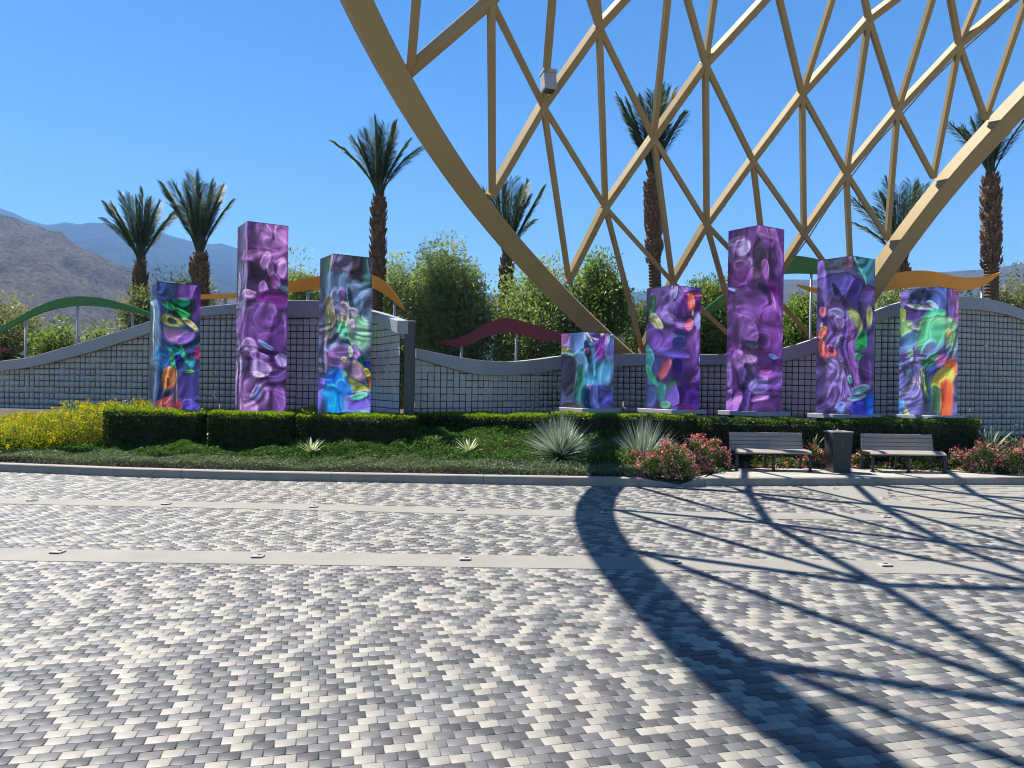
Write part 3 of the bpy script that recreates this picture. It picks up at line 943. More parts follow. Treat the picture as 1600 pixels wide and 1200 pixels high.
# ================================================================== LED PILLARS
def paint(nu, nv, blobs, bgc, seed, asp):
    uu, vv = np.meshgrid(np.linspace(0, 1, nu), np.linspace(0, 1, nv))
    Y = vv * asp
    # curling flow that the shapes and their folds follow
    qx, qy = vnoise(uu * 1.35 + seed, Y * 1.35, seed, 2), vnoise(uu * 1.35 + 9, Y * 1.35 + seed, seed + 50, 2)
    x, y = uu + qx * .10, vv + qy * .10 / asp
    im = np.ones((nv, nu, 3)) * np.array(bgc, float)
    hgt = .25 * vnoise(x * 3, y * asp * 3, seed + 90, 2)
    for b in blobs:
        cx_, cy_, rx, ry = b[:4]
        rot = R(b[5]) if len(b) > 5 else 0
        col = np.array(b[4], float)
        edge = np.array(b[6], float) if len(b) > 6 and b[6] is not None else col * 1.25 + 12
        dx, dy = x - cx_, (y - cy_) * asp
        ry_ = ry * asp
        a, c = dx * math.cos(rot) + dy * math.sin(rot), -dx * math.sin(rot) + dy * math.cos(rot)
        d = np.sqrt((a / rx) ** 2 + (c / ry_) ** 2)
        d = d * (1 + .22 * vnoise(x * 3.1 + cx_ * 9, y * 3.1 * asp + cy_ * 7, seed + 300, 2))
        sd = 1 if (cx_ * 37 + cy_ * 11) % 2 < 1 else -1
        soft = .3 + 1.1 * np.clip(.25 + .8 * c / ry_ + .5 * sd * a / rx, 0, 1)
        al = np.clip((1.22 - d) / soft, 0, 1)
        al = al * al * (3 - 2 * al)
        rimk = np.clip(1 - np.abs(d - .98) / .2, 0, 1) * np.clip(-c / ry_ + .35 - .5 * sd * a / rx, 0, 1)
        dark = np.clip(.35 + .5 * c / ry_, 0, 1) * np.clip(d, 0, 1) ** 2
        cc = col * (1.06 - .5 * dark)[..., None]
        cc = cc + (edge - cc) * np.clip(rimk * .6, 0, 1)[..., None]
        out = np.clip((1.6 - d) / .55, 0, 1) * np.clip(.5 + c / ry_ * .8, 0, 1)
        im = im * (1 - .2 * out * (1 - al))[..., None]
        im = im * (1 - al[..., None]) + cc * al[..., None]
        hgt = hgt * (1 - .7 * al) + al * np.sqrt(np.clip(1.25 - d * d, 0, 1.3)) * min(.5, max(rx, ry_)) * 1.6
    # folds: the curl field lights and shades the surface like draped petals
    f1 = vnoise(x * 1.7 + 2.1 * qx + 3, y * asp * 1.25 + 2.1 * qy, seed + 400, 2)
    gy, gx = np.gradient(hgt + .40 * f1)
    sh = -(gx * nu * .55 + gy * nv / asp * .8) * .8
    im = im * np.clip(1 + .12 * sh, .66, 1.4)[..., None]
    vein = np.clip(1 - np.abs(f1 - .12) * 9, 0, 1) + np.clip(1 - np.abs(f1 + .35) * 9, 0, 1)
    im = im * (1 + .17 * vein)[..., None] + (vein * 5)[..., None]
    crev = np.clip(1 - np.abs(f1 + .12) * 6, 0, 1)
    im = im * (1 - .12 * crev)[..., None]
    pad_ = np.pad(im, ((1, 1), (1, 1), (0, 0)), 'edge')
    im = 1.5 * im - .125 * (pad_[:-2, 1:-1] + pad_[2:, 1:-1] + pad_[1:-1, :-2] + pad_[1:-1, 2:])
    lum = im.mean(-1, keepdims=True)
    im = (lum + (im - lum) * .88) * np.array([1.0, 1.04, 1.06])
    im = np.clip(im, 4, 250) / 255
    return np.where(im <= .04045, im / 12.92, ((im + .055) / 1.055) ** 2.4)
ART = [
 ((45, 62, 118), [(.08, .5, .12, .6, (78, 106, 128)), (.05, .3, .03, .4, (120, 145, 160)), (.85, .08, .32, .3, (112, 68, 160), 20), (.95, .1, .14, .2, (84, 38, 120), 25), (.6, .17, .24, .09, (10, 42, 38)), (.56, .11, .17, .03, (0, 118, 82)), (.36, .17, .11, .03, (20, 110, 70)), (.6, .19, .15, .035, (24, 140, 62), 30), (.42, .28, .2, .055, (140, 142, 66)), (.42, .27, .09, .025, (40, 60, 70)), (.75, .285, .2, .03, (155, 152, 96), 35), (.42, .4, .26, .08, (128, 88, 140), 0, (30, 190, 170)), (.7, .4, .2, .05, (120, 80, 170), -20), (.45, .53, .3, .05, (24, 120, 130)), (.3, .6, .2, .09, (30, 80, 140)), (.6, .6, .14, .06, (32, 18, 108)), (.75, .57, .05, .14, (30, 140, 104), -35), (.52, .66, .05, .14, (40, 150, 100), -25), (.88, .64, .06, .09, (40, 120, 150)), (.95, .56, .07, .07, (150, 40, 100)), (.75, .86, .3, .16, (62, 54, 128)), (.85, .72, .09, .02, (70, 150, 70)), (.42, .76, .21, .1, (206, 116, 62), 0, (240, 150, 90)), (.4, .77, .035, .035, (92, 40, 24)), (.34, .92, .2, .045, (214, 96, 80)), (.5, .98, .26, .06, (168, 60, 92)), (.62, .85, .03, .16, (110, 90, 60), -8), (.9, .97, .16, .04, (84, 70, 190))]),
 ((84, 50, 112), [(.1, .5, .13, .6, (96, 82, 124)), (.06, .4, .03, .12, (128, 120, 160)), (.14, .75, .03, .2, (130, 120, 160)), (.16, .25, .04, .1, (120, 110, 150)), (.06, .9, .05, .12, (150, 124, 175)), (.6, .09, .42, .11, (146, 88, 162)), (.5, .06, .16, .07, (166, 110, 186)), (.85, .07, .12, .1, (186, 118, 198)), (.55, .17, .35, .03, (160, 100, 176)), (.5, .27, .25, .1, (50, 30, 56)), (.55, .2, .075, .05, (160, 110, 182), 25), (.66, .23, .06, .04, (130, 86, 150), -20), (.86, .22, .09, .05, (176, 116, 196)), (.72, .29, .09, .05, (116, 68, 132)), (.52, .35, .07, .07, (140, 92, 168)), (.3, .365, .13, .024, (194, 142, 206)), (.76, .4, .3, .06, (96, 28, 108)), (.88, .32, .1, .025, (60, 88, 112), 20), (.48, .57, .3, .14, (108, 64, 140), 0, (156, 112, 186)), (.78, .58, .18, .12, (84, 44, 116), 0, (150, 110, 190)), (.55, .7, .4, .04, (46, 18, 70)), (.32, .68, .12, .05, (150, 116, 180)), (.5, .72, .16, .04, (120, 80, 150)), (.45, .78, .2, .055, (146, 116, 182)), (.46, .805, .12, .016, (214, 176, 232)), (.64, .645, .13, .014, (104, 124, 192), 20), (.86, .71, .16, .032, (154, 124, 194)), (.8, .8, .16, .05, (90, 56, 128)), (.4, .93, .34, .1, (128, 84, 150)), (.5, .91, .12, .045, (104, 110, 176)), (.88, .95, .12, .08, (122, 72, 152)), (.3, .99, .2, .06, (160, 110, 180))]),
 ((76, 82, 122), [(.8, .1, .3, .17, (50, 40, 50)), (.48, .07, .16, .12, (92, 86, 122)), (.88, .1, .07, .13, (50, 88, 92)), (.19, .05, .035, .11, (176, 112, 92)), (.1, .17, .1, .15, (50, 92, 84)), (.5, .27, .5, .16, (82, 104, 142), 15, (120, 150, 190)), (.68, .27, .05, .09, (34, 58, 68), -20), (.48, .27, .11, .07, (112, 78, 142)), (.36, .3, .1, .08, (100, 110, 160)), (.2, .39, .11, .12, (112, 100, 82)), (.1, .45, .06, .1, (90, 110, 70), 10), (.52, .36, .13, .06, (128, 110, 140), 30, (190, 200, 80)), (.46, .41, .2, .035, (150, 150, 150), 0, (190, 205, 70)), (.5, .455, .25, .035, (80, 160, 130), 0, (190, 210, 60)), (.76, .36, .15, .035, (142, 130, 162), 30), (.86, .47, .2, .1, (124, 178, 148), 0, (170, 210, 160)), (.72, .43, .08, .03, (170, 150, 190), 30), (.08, .6, .06, .16, (120, 96, 150)), (.45, .54, .3, .04, (92, 134, 184)), (.42, .62, .22, .1, (128, 90, 160)), (.72, .6, .1, .1, (142, 100, 182)), (.63, .575, .045, .045, (164, 194, 152)), (.5, .63, .05, .025, (170, 160, 110)), (.92, .66, .16, .07, (20, 62, 66)), (.95, .63, .07, .03, (20, 30, 110)), (.75, .7, .15, .07, (142, 110, 142), 0, (196, 206, 50)), (.92, .7, .05, .04, (190, 170, 60)), (.95, .78, .06, .08, (180, 88, 30)), (.68, .8, .28, .05, (160, 172, 92), 38, (210, 220, 80)), (.42, .72, .16, .03, (150, 156, 84)), (.34, .84, .3, .14, (22, 100, 236), 0, (60, 160, 255)), (.32, .92, .18, .1, (14, 140, 250)), (.45, .8, .12, .05, (40, 130, 250)), (.82, .92, .3, .075, (112, 92, 222), 0, (120, 190, 255)), (.7, .86, .14, .02, (96, 216, 184)), (.06, .9, .12, .14, (92, 84, 196)), (.72, .97, .24, .02, (92, 184, 255)), (.55, .99, .3, .03, (40, 110, 240))]),
 ((100, 122, 190), [(.08, .14, .15, .16, (172, 102, 184)), (.3, .2, .14, .25, (96, 130, 200)), (.05, .28, .1, .05, (150, 142, 62)), (.12, .32, .12, .03, (90, 130, 120)), (.62, .5, .42, .26, (58, 138, 182), 0, (110, 150, 215)), (.38, .45, .14, .16, (96, 150, 200), -25), (.85, .5, .2, .18, (72, 140, 190)), (.62, .72, .14, .045, (146, 112, 194)), (.5, .33, .06, .18, (24, 58, 88), -18), (.46, .28, .05, .05, (120, 60, 100)), (.72, .24, .16, .17, (116, 48, 150)), (.62, .1, .13, .07, (84, 60, 160)), (.45, .06, .12, .016, (206, 196, 196), 50), (.58, .1, .1, .012, (206, 206, 196), 10), (.75, .04, .07, .06, (196, 192, 140)), (.94, .04, .05, .06, (226, 204, 194)), (.88, .2, .05, .12, (130, 150, 210)), (.95, .25, .1, .12, (90, 90, 180)), (.1, .68, .24, .34, (38, 40, 64), 0, (40, 44, 70)), (.34, .76, .12, .26, (38, 112, 108), 0, (84, 176, 164)), (.52, .92, .12, .17, (10, 48, 80)), (.86, .86, .24, .22, (56, 58, 138)), (.66, .9, .1, .2, (72, 84, 166)), (.2, .98, .2, .05, (70, 60, 70))]),
 ((74, 46, 124), [(.3, .12, .26, .24, (112, 82, 162), 25), (.4, .05, .06, .08, (130, 120, 180)), (.4, .27, .13, .06, (134, 98, 178)), (.55, .3, .12, .06, (126, 88, 172)), (.04, .2, .07, .12, (30, 92, 62)), (.16, .3, .2, .05, (156, 154, 112), 35), (.75, .13, .22, .12, (92, 34, 124)), (.8, .02, .24, .02, (176, 60, 104)), (.72, .1, .07, .09, (238, 98, 88), 0, (255, 140, 110)), (.73, .31, .08, .065, (216, 92, 122)), (.77, .2, .02, .03, (200, 180, 210)), (.93, .12, .02, .14, (130, 110, 190)), (.92, .32, .1, .14, (116, 112, 182), -20), (.12, .42, .14, .1, (92, 70, 160)), (.4, .42, .26, .045, (40, 62, 112)), (.3, .48, .2, .09, (96, 60, 150), 25), (.57, .48, .16, .07, (40, 44, 110)), (.48, .56, .22, .04, (90, 76, 190)), (.05, .65, .1, .18, (40, 108, 118)), (.2, .66, .1, .08, (50, 60, 130)), (.3, .68, .07, .09, (166, 72, 94), 22), (.5, .68, .11, .08, (34, 18, 100)), (.97, .66, .34, .27, (112, 64, 158), 0, (160, 110, 200)), (1.0, .62, .18, .16, (104, 74, 168), 0, (170, 140, 220)), (1.0, .61, .07, .06, (90, 130, 200)), (.13, .74, .05, .1, (40, 130, 100), -30), (.22, .88, .11, .1, (44, 118, 120)), (.06, .92, .1, .12, (60, 80, 140)), (.4, .86, .09, .07, (44, 104, 74)), (.76, .92, .34, .12, (58, 24, 112)), (.4, .95, .13, .1, (112, 84, 194)), (.66, .985, .22, .012, (92, 10, 70)), (.3, .98, .1, .04, (90, 160, 130))]),
 ((86, 48, 118), [(.27, .065, .22, .05, (152, 112, 178)), (.3, .06, .1, .02, (90, 60, 120)), (.34, .1, .16, .055, (164, 142, 204)), (.3, .185, .2, .05, (134, 86, 152)), (.3, .19, .1, .03, (104, 62, 124)), (.12, .13, .08, .06, (100, 70, 130)), (.55, .26, .12, .035, (156, 94, 170), 25), (.3, .27, .2, .055, (112, 56, 132)), (.18, .325, .15, .014, (124, 146, 204), 20), (.63, .2, .11, .12, (56, 42, 66)), (.72, .04, .1, .055, (146, 84, 166)), (.92, .06, .08, .065, (144, 84, 164)), (.9, .17, .12, .1, (92, 52, 112)), (.73, .25, .075, .07, (136, 80, 156)), (.66, .35, .13, .035, (42, 30, 82)), (.88, .35, .13, .055, (92, 28, 112)), (.33, .45, .36, .15, (110, 64, 144)), (.3, .56, .22, .075, (126, 76, 162)), (.75, .54, .24, .16, (116, 58, 146), 10, (150, 90, 180)), (.86, .42, .03, .07, (150, 90, 180), -15), (.4, .63, .14, .025, (54, 52, 86)), (.12, .7, .14, .08, (92, 46, 124)), (.25, .75, .1, .06, (132, 86, 168)), (.43, .85, .13, .12, (46, 38, 80)), (.44, .715, .14, .028, (170, 120, 192)), (.35, .83, .08, .06, (96, 64, 146)), (.68, .8, .15, .04, (146, 70, 164)), (.68, .88, .18, .07, (130, 110, 200)), (.9, .84, .12, .08, (110, 66, 158)), (.7, .955, .13, .02, (180, 118, 214)), (.83, .695, .13, .014, (92, 104, 194), 25), (.9, .73, .13, .03, (56, 26, 86)), (.1, .95, .09, .07, (144, 92, 194)), (.26, .975, .11, .065, (154, 92, 204), 20), (.48, .97, .07, .06, (80, 50, 150)), (.08, .83, .08, .08, (110, 80, 150))]),
 ((72, 60, 122), [(.38, .06, .32, .1, (68, 70, 94)), (.58, .04, .08, .06, (104, 64, 86)), (.08, .13, .12, .17, (124, 94, 184), -5), (.86, .08, .16, .1, (40, 100, 112)), (.78, .09, .03, .12, (70, 140, 130), -15), (.42, .2, .32, .07, (74, 64, 150)), (.36, .24, .05, .07, (38, 28, 66), -35), (.66, .23, .11, .08, (44, 24, 110)), (.9, .25, .13, .06, (92, 62, 142)), (.42, .56, .38, .25, (104, 74, 150)), (.3, .38, .14, .035, (118, 112, 168)), (.4, .45, .12, .05, (124, 100, 170)), (.45, .56, .05, .05, (112, 122, 164)), (.5, .7, .05, .03, (80, 90, 130)), (.72, .42, .1, .1, (142, 152, 92), -28), (.84, .4, .07, .12, (50, 40, 78), -10), (.95, .4, .065, .08, (154, 152, 92)), (.84, .54, .11, .07, (20, 112, 58)), (.86, .635, .09, .028, (52, 132, 112)), (.93, .75, .1, .12, (66, 40, 100)), (.68, .68, .16, .24, (112, 66, 142), -14, (140, 90, 170)), (.57, .6, .05, .2, (86, 56, 140), -10), (.76, .84, .17, .03, (74, 114, 132), -15), (.62, .78, .06, .03, (70, 130, 150)), (.07, .37, .08, .045, (226, 112, 132)), (.04, .46, .04, .02, (150, 160, 190)), (.08, .52, .1, .05, (246, 122, 96), 0, (255, 160, 120)), (.06, .62, .08, .06, (220, 90, 84)), (.22, .645, .19, .05, (226, 86, 90), 0, (255, 130, 110)), (.28, .62, .075, .03, (110, 40, 92)), (.28, .85, .33, .16, (126, 98, 182), 0, (160, 136, 210)), (.42, .86, .04, .12, (98, 72, 150), 15), (.22, .9, .12, .08, (108, 78, 160), 10), (.42, .97, .1, .035, (90, 110, 220)), (.8, .97, .24, .075, (52, 46, 208)), (.96, .95, .12, .09, (12, 80, 222)), (.72, .895, .16, .022, (90, 140, 180), -8), (.74, .875, .16, .02, (84, 110, 140))]),
 ((94, 96, 170), [(.5, .08, .26, .12, (72, 94, 176)), (.34, .05, .14, .05, (42, 52, 92)), (.1, .05, .1, .07, (120, 90, 170)), (.87, .16, .17, .2, (166, 92, 168), 0, (200, 120, 180)), (.75, .18, .07, .16, (100, 70, 150)), (.93, .03, .09, .045, (232, 144, 62)), (.2, .16, .17, .09, (80, 54, 130)), (.28, .11, .25, .02, (152, 162, 172), 28), (.5, .14, .1, .015, (140, 170, 190), 50), (.03, .17, .08, .07, (152, 172, 84), 15), (.08, .28, .14, .085, (144, 194, 112), 0, (190, 220, 130)), (.25, .27, .13, .025, (160, 150, 170), 25), (.15, .4, .2, .09, (80, 132, 186)), (.35, .58, .17, .18, (128, 98, 190)), (.55, .215, .2, .045, (72, 204, 156)), (.55, .3, .3, .08, (110, 170, 130), 0, (160, 210, 110)), (.54, .41, .23, .15, (86, 184, 140), 0, (120, 210, 120)), (.5, .5, .14, .08, (100, 124, 172)), (.6, .56, .14, .05, (60, 140, 110)), (.78, .38, .05, .06, (214, 164, 62)), (.87, .43, .13, .1, (142, 192, 122), 0, (170, 200, 160)), (.93, .46, .05, .13, (110, 130, 150)), (.83, .5, .04, .07, (80, 90, 160)), (.55, .63, .22, .06, (30, 100, 72)), (.7, .68, .12, .06, (46, 58, 140)), (.76, .58, .1, .06, (172, 82, 152)), (.18, .55, .075, .075, (130, 172, 162)), (.08, .57, .06, .06, (110, 80, 180)), (.05, .73, .1, .1, (60, 80, 110)), (.93, .7, .14, .12, (240, 102, 42), 0, (250, 110, 60)), (.58, .86, .13, .13, (36, 86, 104)), (.84, .84, .17, .17, (186, 172, 62), 10, (220, 210, 70)), (.76, .9, .1, .12, (70, 110, 80)), (.92, .92, .11, .17, (228, 84, 42)), (.46, .78, .07, .11, (152, 192, 72), -15, (190, 215, 80)), (.33, .78, .2, .06, (150, 130, 182), -10), (.28, .91, .24, .1, (120, 110, 192), 0, (180, 190, 130)), (.12, .97, .26, .035, (172, 192, 122), 32), (.03, .96, .09, .06, (82, 142, 250))])]
SIDE = .88
PROT = R(33)                                 # every pillar is turned the same way
pil = [ # left, corner, right px; top px at corner; foot px; place
 (232.5, 243.7, 311, 441, 643, 16.9), (365, 385, 446, 346, 645, 17.1), (496.5, 519.8, 579, 397, 650, 17.0), (878, 912.5, 959.5, 519, 638, 18.2),
 (1010.8, 1051, 1095.3, 446, 640, 18.0), (1135, 1184, 1222, 352, 643.5, 17.85), (1276.5, 1330, 1367, 400, 648, 17.7), (1404, 1464.5, 1494, 448.5, 649.5, 17.9)]
plabels = ['short pillar of screens at far left, orange and green flower shapes', 'tallest pillar of screens on the left, all purple bulbs', 'pillar of screens beside the lit fence end, bright blue foot',
           'shortest pillar of screens, teal and navy, under the cream rim', 'screen pillar with a coral flower near its top right and green edges', 'tallest pillar of screens on the right, all purple',
           'screen pillar with coral blobs at left and a blue foot', 'rightmost screen pillar, green forms with orange at lower right']
for k, (pl, pc, pr, pyt, pyb, yc) in enumerate(pil):
    # solve the middle of the square so that its near corner sits on the measured pixel
    cc = P((pl + pr) / 2, 600, yc)
    dirs = [Vector((math.cos(PROT + R(a)), math.sin(PROT + R(a)), 0)) for a in (45, 135, 225, 315)]
    near = min(dirs, key=lambda d: (cc + d * SIDE * .7071).y)
    for it in range(8):
        q = cc + near * SIDE * .7071
        pxq = 800 + F * q.x / q.y
        cc.x += (pc - (pxq - SR * (pyt + pyb) / 2 * 0 + 0) + ((600 - (pyt + pyb) / 2) * 0)) * yc / F * .9
    shift = (600 - (pyt + pyb) / 2) * SR
    cc.x -= shift * yc / F
    corner = cc + near * SIDE * .7071
    ztop, zbot = P(pc, pyt, corner.y).z, P(pc, pyb, corner.y).z
    gz = bed(cc.x, cc.y)
    root = thing('screen_pillar', plabels[k], 'display', (cc.x, cc.y, gz), PROT, 'led screen pillars along the fence')
    hh = ztop - zbot
    zb = zbot - gz
    MB().box((0, 0, zb + hh / 2), (SIDE - .03, SIDE - .03, hh - .006)).build('core', M['frame'], root)
    bgc, blobs = ART[k]
    # faces in order round the square: the two seen from the plaza share one canvas, left to right
    nu = 56
    nv = max(60, int(hh / .018))
    asp = hh / (SIDE * 1.6)
    cor = [(-1, -1), (1, -1), (1, 1), (-1, 1)]
    def face(a, b, u0, u1, im):
        V, C = [], []
        for j in range(nv):
            for i in range(nu):
                t = i / (nu - 1)
                x = (a[0] + (b[0] - a[0]) * t) * SIDE / 2
                y = (a[1] + (b[1] - a[1]) * t) * SIDE / 2
                # keep a hairline seam at the corners
                x, y = x * 1.0, y * 1.0
                V.append((x, y, zb + hh * (1 - j / (nv - 1))))
        uc = np.clip(np.round((u0 + (u1 - u0) * np.linspace(0, 1, nu)) * (im.shape[1] - 1)).astype(int), 0, im.shape[1] - 1)
        C = im[:, uc].reshape(-1, 3)
        Q = [(j * nu + i, (j + 1) * nu + i, (j + 1) * nu + i + 1, j * nu + i + 1) for j in range(nv - 1) for i in range(nu - 1)]
        o = link('screen', fast_mesh('screen', V, Q, color=C, mat=M['screen']), root)
    im = paint(128, nv, blobs, bgc, 31 + 7 * k, asp)
    usp = (pc - pl) / (pr - pl)
    # local corner that faces the camera is (-1,-1) or (1,-1): find it
    ln = Matrix.Rotation(-PROT, 3, 'Z') @ near
    idx = min(range(4), key=lambda q: (Vector((cor[q][0], cor[q][1], 0)).normalized() - ln).length)
    c0, c1, cm, c2 = cor[idx], cor[(idx + 1) % 4], cor[(idx - 1) % 4], cor[(idx + 2) % 4]
    face(cm, c0, 0, usp, im)
    face(c0, c1, usp, 1, im)
    face(c1, c2, 1, usp, im)
    face(c2, cm, usp, 0, im)
    MB().box((0, 0, zb + hh + .006), (SIDE, SIDE, .012)).build('top_cover', M['frame'], root)
    MB().box((0, 0, zb - .052), (SIDE + .26, SIDE + .26, .1)).build('plinth', M['plinth'], root, .008)
    for sx, sy in cor:
        h_ = zb - .102 + .15
        MB().box((sx * .36, sy * .36, (zb - .102) - h_ / 2), (.1, .1, h_)).build('foot', M['bars'], root)

# ================================================================== BENCHES, BIN, GROUND LIGHTS
def bench(label, px0, px1, yfront):
    xa, xb = (px0 - 800) / F * yfront, (px1 - 800) / F * yfront
    W = xb - xa
    root = thing('park_bench', label, 'bench', ((xa + xb) / 2, yfront, PADH), 0, 'benches on the pale pad')
    # depth runs away from the plaza (+y)
    for i, (y, z, tl) in enumerate(((.022, .366, 26), (.125, .388, 4), (.23, .39, 0), (.335, .388, -3))):
        tl = R(tl)
        MB().box((0, y, z), (W, .095, .032), (Vector((1, 0, 0)), Vector((0, math.cos(tl), math.sin(tl))), Vector((0, -math.sin(tl), math.cos(tl))))).build('seat_slat', M['slat'], root, .008)
    lean = R(14)
    ax = (Vector((1, 0, 0)), Vector((0, math.cos(lean), -math.sin(lean))), Vector((0, math.sin(lean), math.cos(lean))))
    for i in range(4):
        s_ = .05 + i * .085
        c = Vector((0, .43, .38)) + ax[2] * s_
        MB().box(c, (W - .02, .03, .078), ax).build('back_slat', M['slat'], root, .007)
    for x in (-W / 2 + .03, 0, W / 2 - .03):
        m = MB()
        pr = [(.0, .0), (-.01, .12), (-.005, .26), (.02, .335), (.09, .352), (.25, .345), (.40, .335)]
        m.sweep([(Vector((x, a, b)), Vector((1, 0, 0)), Vector((0, .7, .7))) for a, b in pr], [(-.028, -.02), (.028, -.02), (.028, .02), (-.028, .02)])
        m.build('front_leg', M['iron'], root, .006)
        m = MB()
        pr = [(.55, .0), (.50, .12), (.455, .25), (.44, .36), (.47, .48), (.535, .72)]
        m.sweep([(Vector((x, a, b)), Vector((1, 0, 0)), Vector((0, 1, 0))) for a, b in pr], [(-.025, -.022), (.025, -.022), (.025, .022), (-.025, .022)])
        m.build('rear_leg', M['iron'], root, .006)
        MB().box((x, -.01, .012), (.07, .09, .024)).build('foot', M['iron'], root, .005)
        MB().box((x, .55, .012), (.07, .09, .024)).build('foot', M['iron'], root, .005)
    m = MB()
    m.tube([(-W / 2 + .03, .3, .3), (W / 2 - .03, .3, .3)], .014, 8)
    m.build('stretcher', M['iron'], root)
bench('grey slatted bench left of the litter bin', 1150.5, 1270, 14.82)
bench('grey slatted bench right of the litter bin', 1363, 1480, 14.9)
c = G(1302, 738.8, PADH)
W1, W0, D1, D0, HB = .385, .325, .43, .36, .765
root = thing('litter_bin', 'dark grey tapered square litter bin between the two benches', 'bin', (c.x + W0 / 2, c.y + D0 / 2, PADH))
m = MB()
for z, w_, d_ in ((0, W0, D0), (HB, W1, D1)):
    for sx, sy in ((-1, -1), (1, -1), (1, 1), (-1, 1)):
        m.v.append(Vector((sx * w_ / 2, sy * d_ / 2, z)))
m.f = [[3, 2, 1, 0], [4, 5, 6, 7], [0, 1, 5, 4], [1, 2, 6, 5], [2, 3, 7, 6], [3, 0, 4, 7]]
m.build('body', M['bin'], root, .01)
m = MB()
t_, z_ = .085, HB + .014
for a, b, s1, s2 in ((0, -D1 / 2 + t_ / 2, W1 + .02, t_ + .01), (0, D1 / 2 - t_ / 2, W1 + .02, t_ + .01), (-W1 / 2 + t_ / 2, 0, t_ + .012, D1 - 2 * t_ + .004), (W1 / 2 - t_ / 2, 0, t_ + .012, D1 - 2 * t_ + .004)):
    m.box((a, b, z_), (s1, s2, .028 if s1 > .2 else .026))
m.build('lid', M['binlid'], root, .004)
MB().box((0, 0, HB + .004), (W1 - 2 * t_ + .01, D1 - 2 * t_ + .01, .006)).build('opening', M['frame'], root)
MB().box((0, 0, .012), (W0 + .012, D0 + .012, .024)).build('base', M['iron'], root, .004)
# figure dropping litter, raised line pictogram on the front
m = MB()
fy_ = lambda z: -(D0 + (D1 - D0) * z / HB) / 2 - .003
def line(pts, r_=.004):
    m.tube([(x, fy_(z), z) for x, z in pts], r_, 5)
line([(-.035, .655), (.035, .655)])
line([(-.03, .53), (-.032, .60), (-.012, .57), (.006, .6), (.016, .63)])
line([(-.03, .53), (-.026, .505), (.004, .50), (.022, .515), (.026, .56), (.016, .63)])
line([(-.004, .57), (-.004, .52)])
m.build('pictogram', M['binmark'], root)

def ground_light(px, py, label):
    c = G(px, py)
    root = thing('ground_light', label, 'light', (c.x, c.y, .004), rng.normal(0, .05), 'small metal lights set in the paving bands')
    m = MB().box((0, 0, .009), (.125, .105, .018), taper=.86)
    m.build('housing', M['lightmetal'], root, .004)
    MB().box((.012, .012, .0195), (.04, .026, .004)).build('lens', M['lens'], root)
    MB().box((0, -.056, .006), (.09, .006, .009)).build('slot', M['lens'], root)
ords = ['leftmost', 'second from the left', 'third from the left', 'fourth from the left', 'fifth from the left', 'sixth from the left', 'seventh from the left', 'eighth from the left']
for (px, py), w_ in zip(((90, 864.5), (403, 871), (727, 875), (1055, 879.5), (1383, 884.5)), ords):
    ground_light(px, py, 'small metal light in the near concrete band, ' + w_)
for (px, py), w_ in zip(((50, 783), (260, 788.5), (490, 793), (720, 797.5), (945, 802), (1172, 804.5), (1384, 808.5), (1597, 825)), ords):
    ground_light(px, py, 'small metal light in the far concrete band, ' + w_)
ground_light(1381, 780, 'small metal light on the pale apron right of the pavers')
ground_light(1304, 764.5, 'small metal light in the pale strip below the litter bin')

# ================================================================== PLANTS
def leaves(C, L, W, up=.3, seed=0, tint=None, droop=None, dirs=None):
    r = np.random.default_rng(seed)
    n_ = len(C)
    if dirs is None:
        d = r.normal(size=(n_, 3))
        d[:, 2] += up * 2
    else:
        d = dirs + r.normal(size=(n_, 3)) * .45
    d /= np.linalg.norm(d, axis=1, keepdims=True)
    b = np.cross(d, r.normal(size=(n_, 3)))
    b /= np.linalg.norm(b, axis=1, keepdims=True) + 1e-9
    s_ = r.uniform(.65, 1.25, (n_, 1))
    V = np.stack([C - d * L * s_ / 2, C + b * W * s_ / 2, C + d * L * s_ / 2, C - b * W * s_ / 2], 1)
    Q = np.arange(n_ * 4).reshape(-1, 4)
    t_ = np.clip(r.normal(.5, .22, n_) if tint is None else tint + r.normal(0, .13, n_), 0, 1)
    return V.reshape(-1, 3), Q, t_
def leaf_obj(name, C, L, W, mat, parent=None, **k):
    V, Q, t_ = leaves(np.asarray(C, float), L, W, **k)
    if parent is not None:
        V = V - np.array(parent.location)
    return link(name, fast_mesh(name, V, Q, tint=t_, mat=M[mat]), parent)

# ground covers: one mass each
def cover(name, label, region, n_, hgt, L, W, mat, seed, lump=.06, up=.35):
    r = np.random.default_rng(seed)
    pts = []
    while len(pts) < n_:
        x, t = r.uniform(region[0], region[1]), r.uniform(0, 1)
        ya, yb = region[2](x), region[3](x)
        if yb <= ya:
            continue
        y = ya + (yb - ya) * t
        pts.append((x, y, bed(x, y)))
    A = np.array(pts)
    bump = vnoise(A[:, 0] * 1.1 + 5, A[:, 1] * 1.6, seed + 3, 4) * lump + vnoise(A[:, 0] * 4.1, A[:, 1] * 4.4, seed + 9, 2) * lump * .5
    edge = np.ones(len(A))
    z = hgt + bump
    q = r.uniform(0, 1, len(A)) ** .45
    A[:, 2] += np.maximum(.01, z) * q
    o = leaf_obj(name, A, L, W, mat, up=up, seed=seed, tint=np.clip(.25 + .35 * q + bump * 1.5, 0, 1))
    return tag(o, label, None, None, 'stuff')
ke = lambda x: kerb_y(x) + .2
cover('grey_groundcover', 'grey-green low groundcover strip along the kerb', (-12.5, 2.7, ke, lambda x: kerb_y(x) + .68 + .08 * math.sin(x * 2.1) - smooth01((x - 2.2) / .6) * .2), 46000, .14, .058, .016, 'greyleaf', 21, .05)
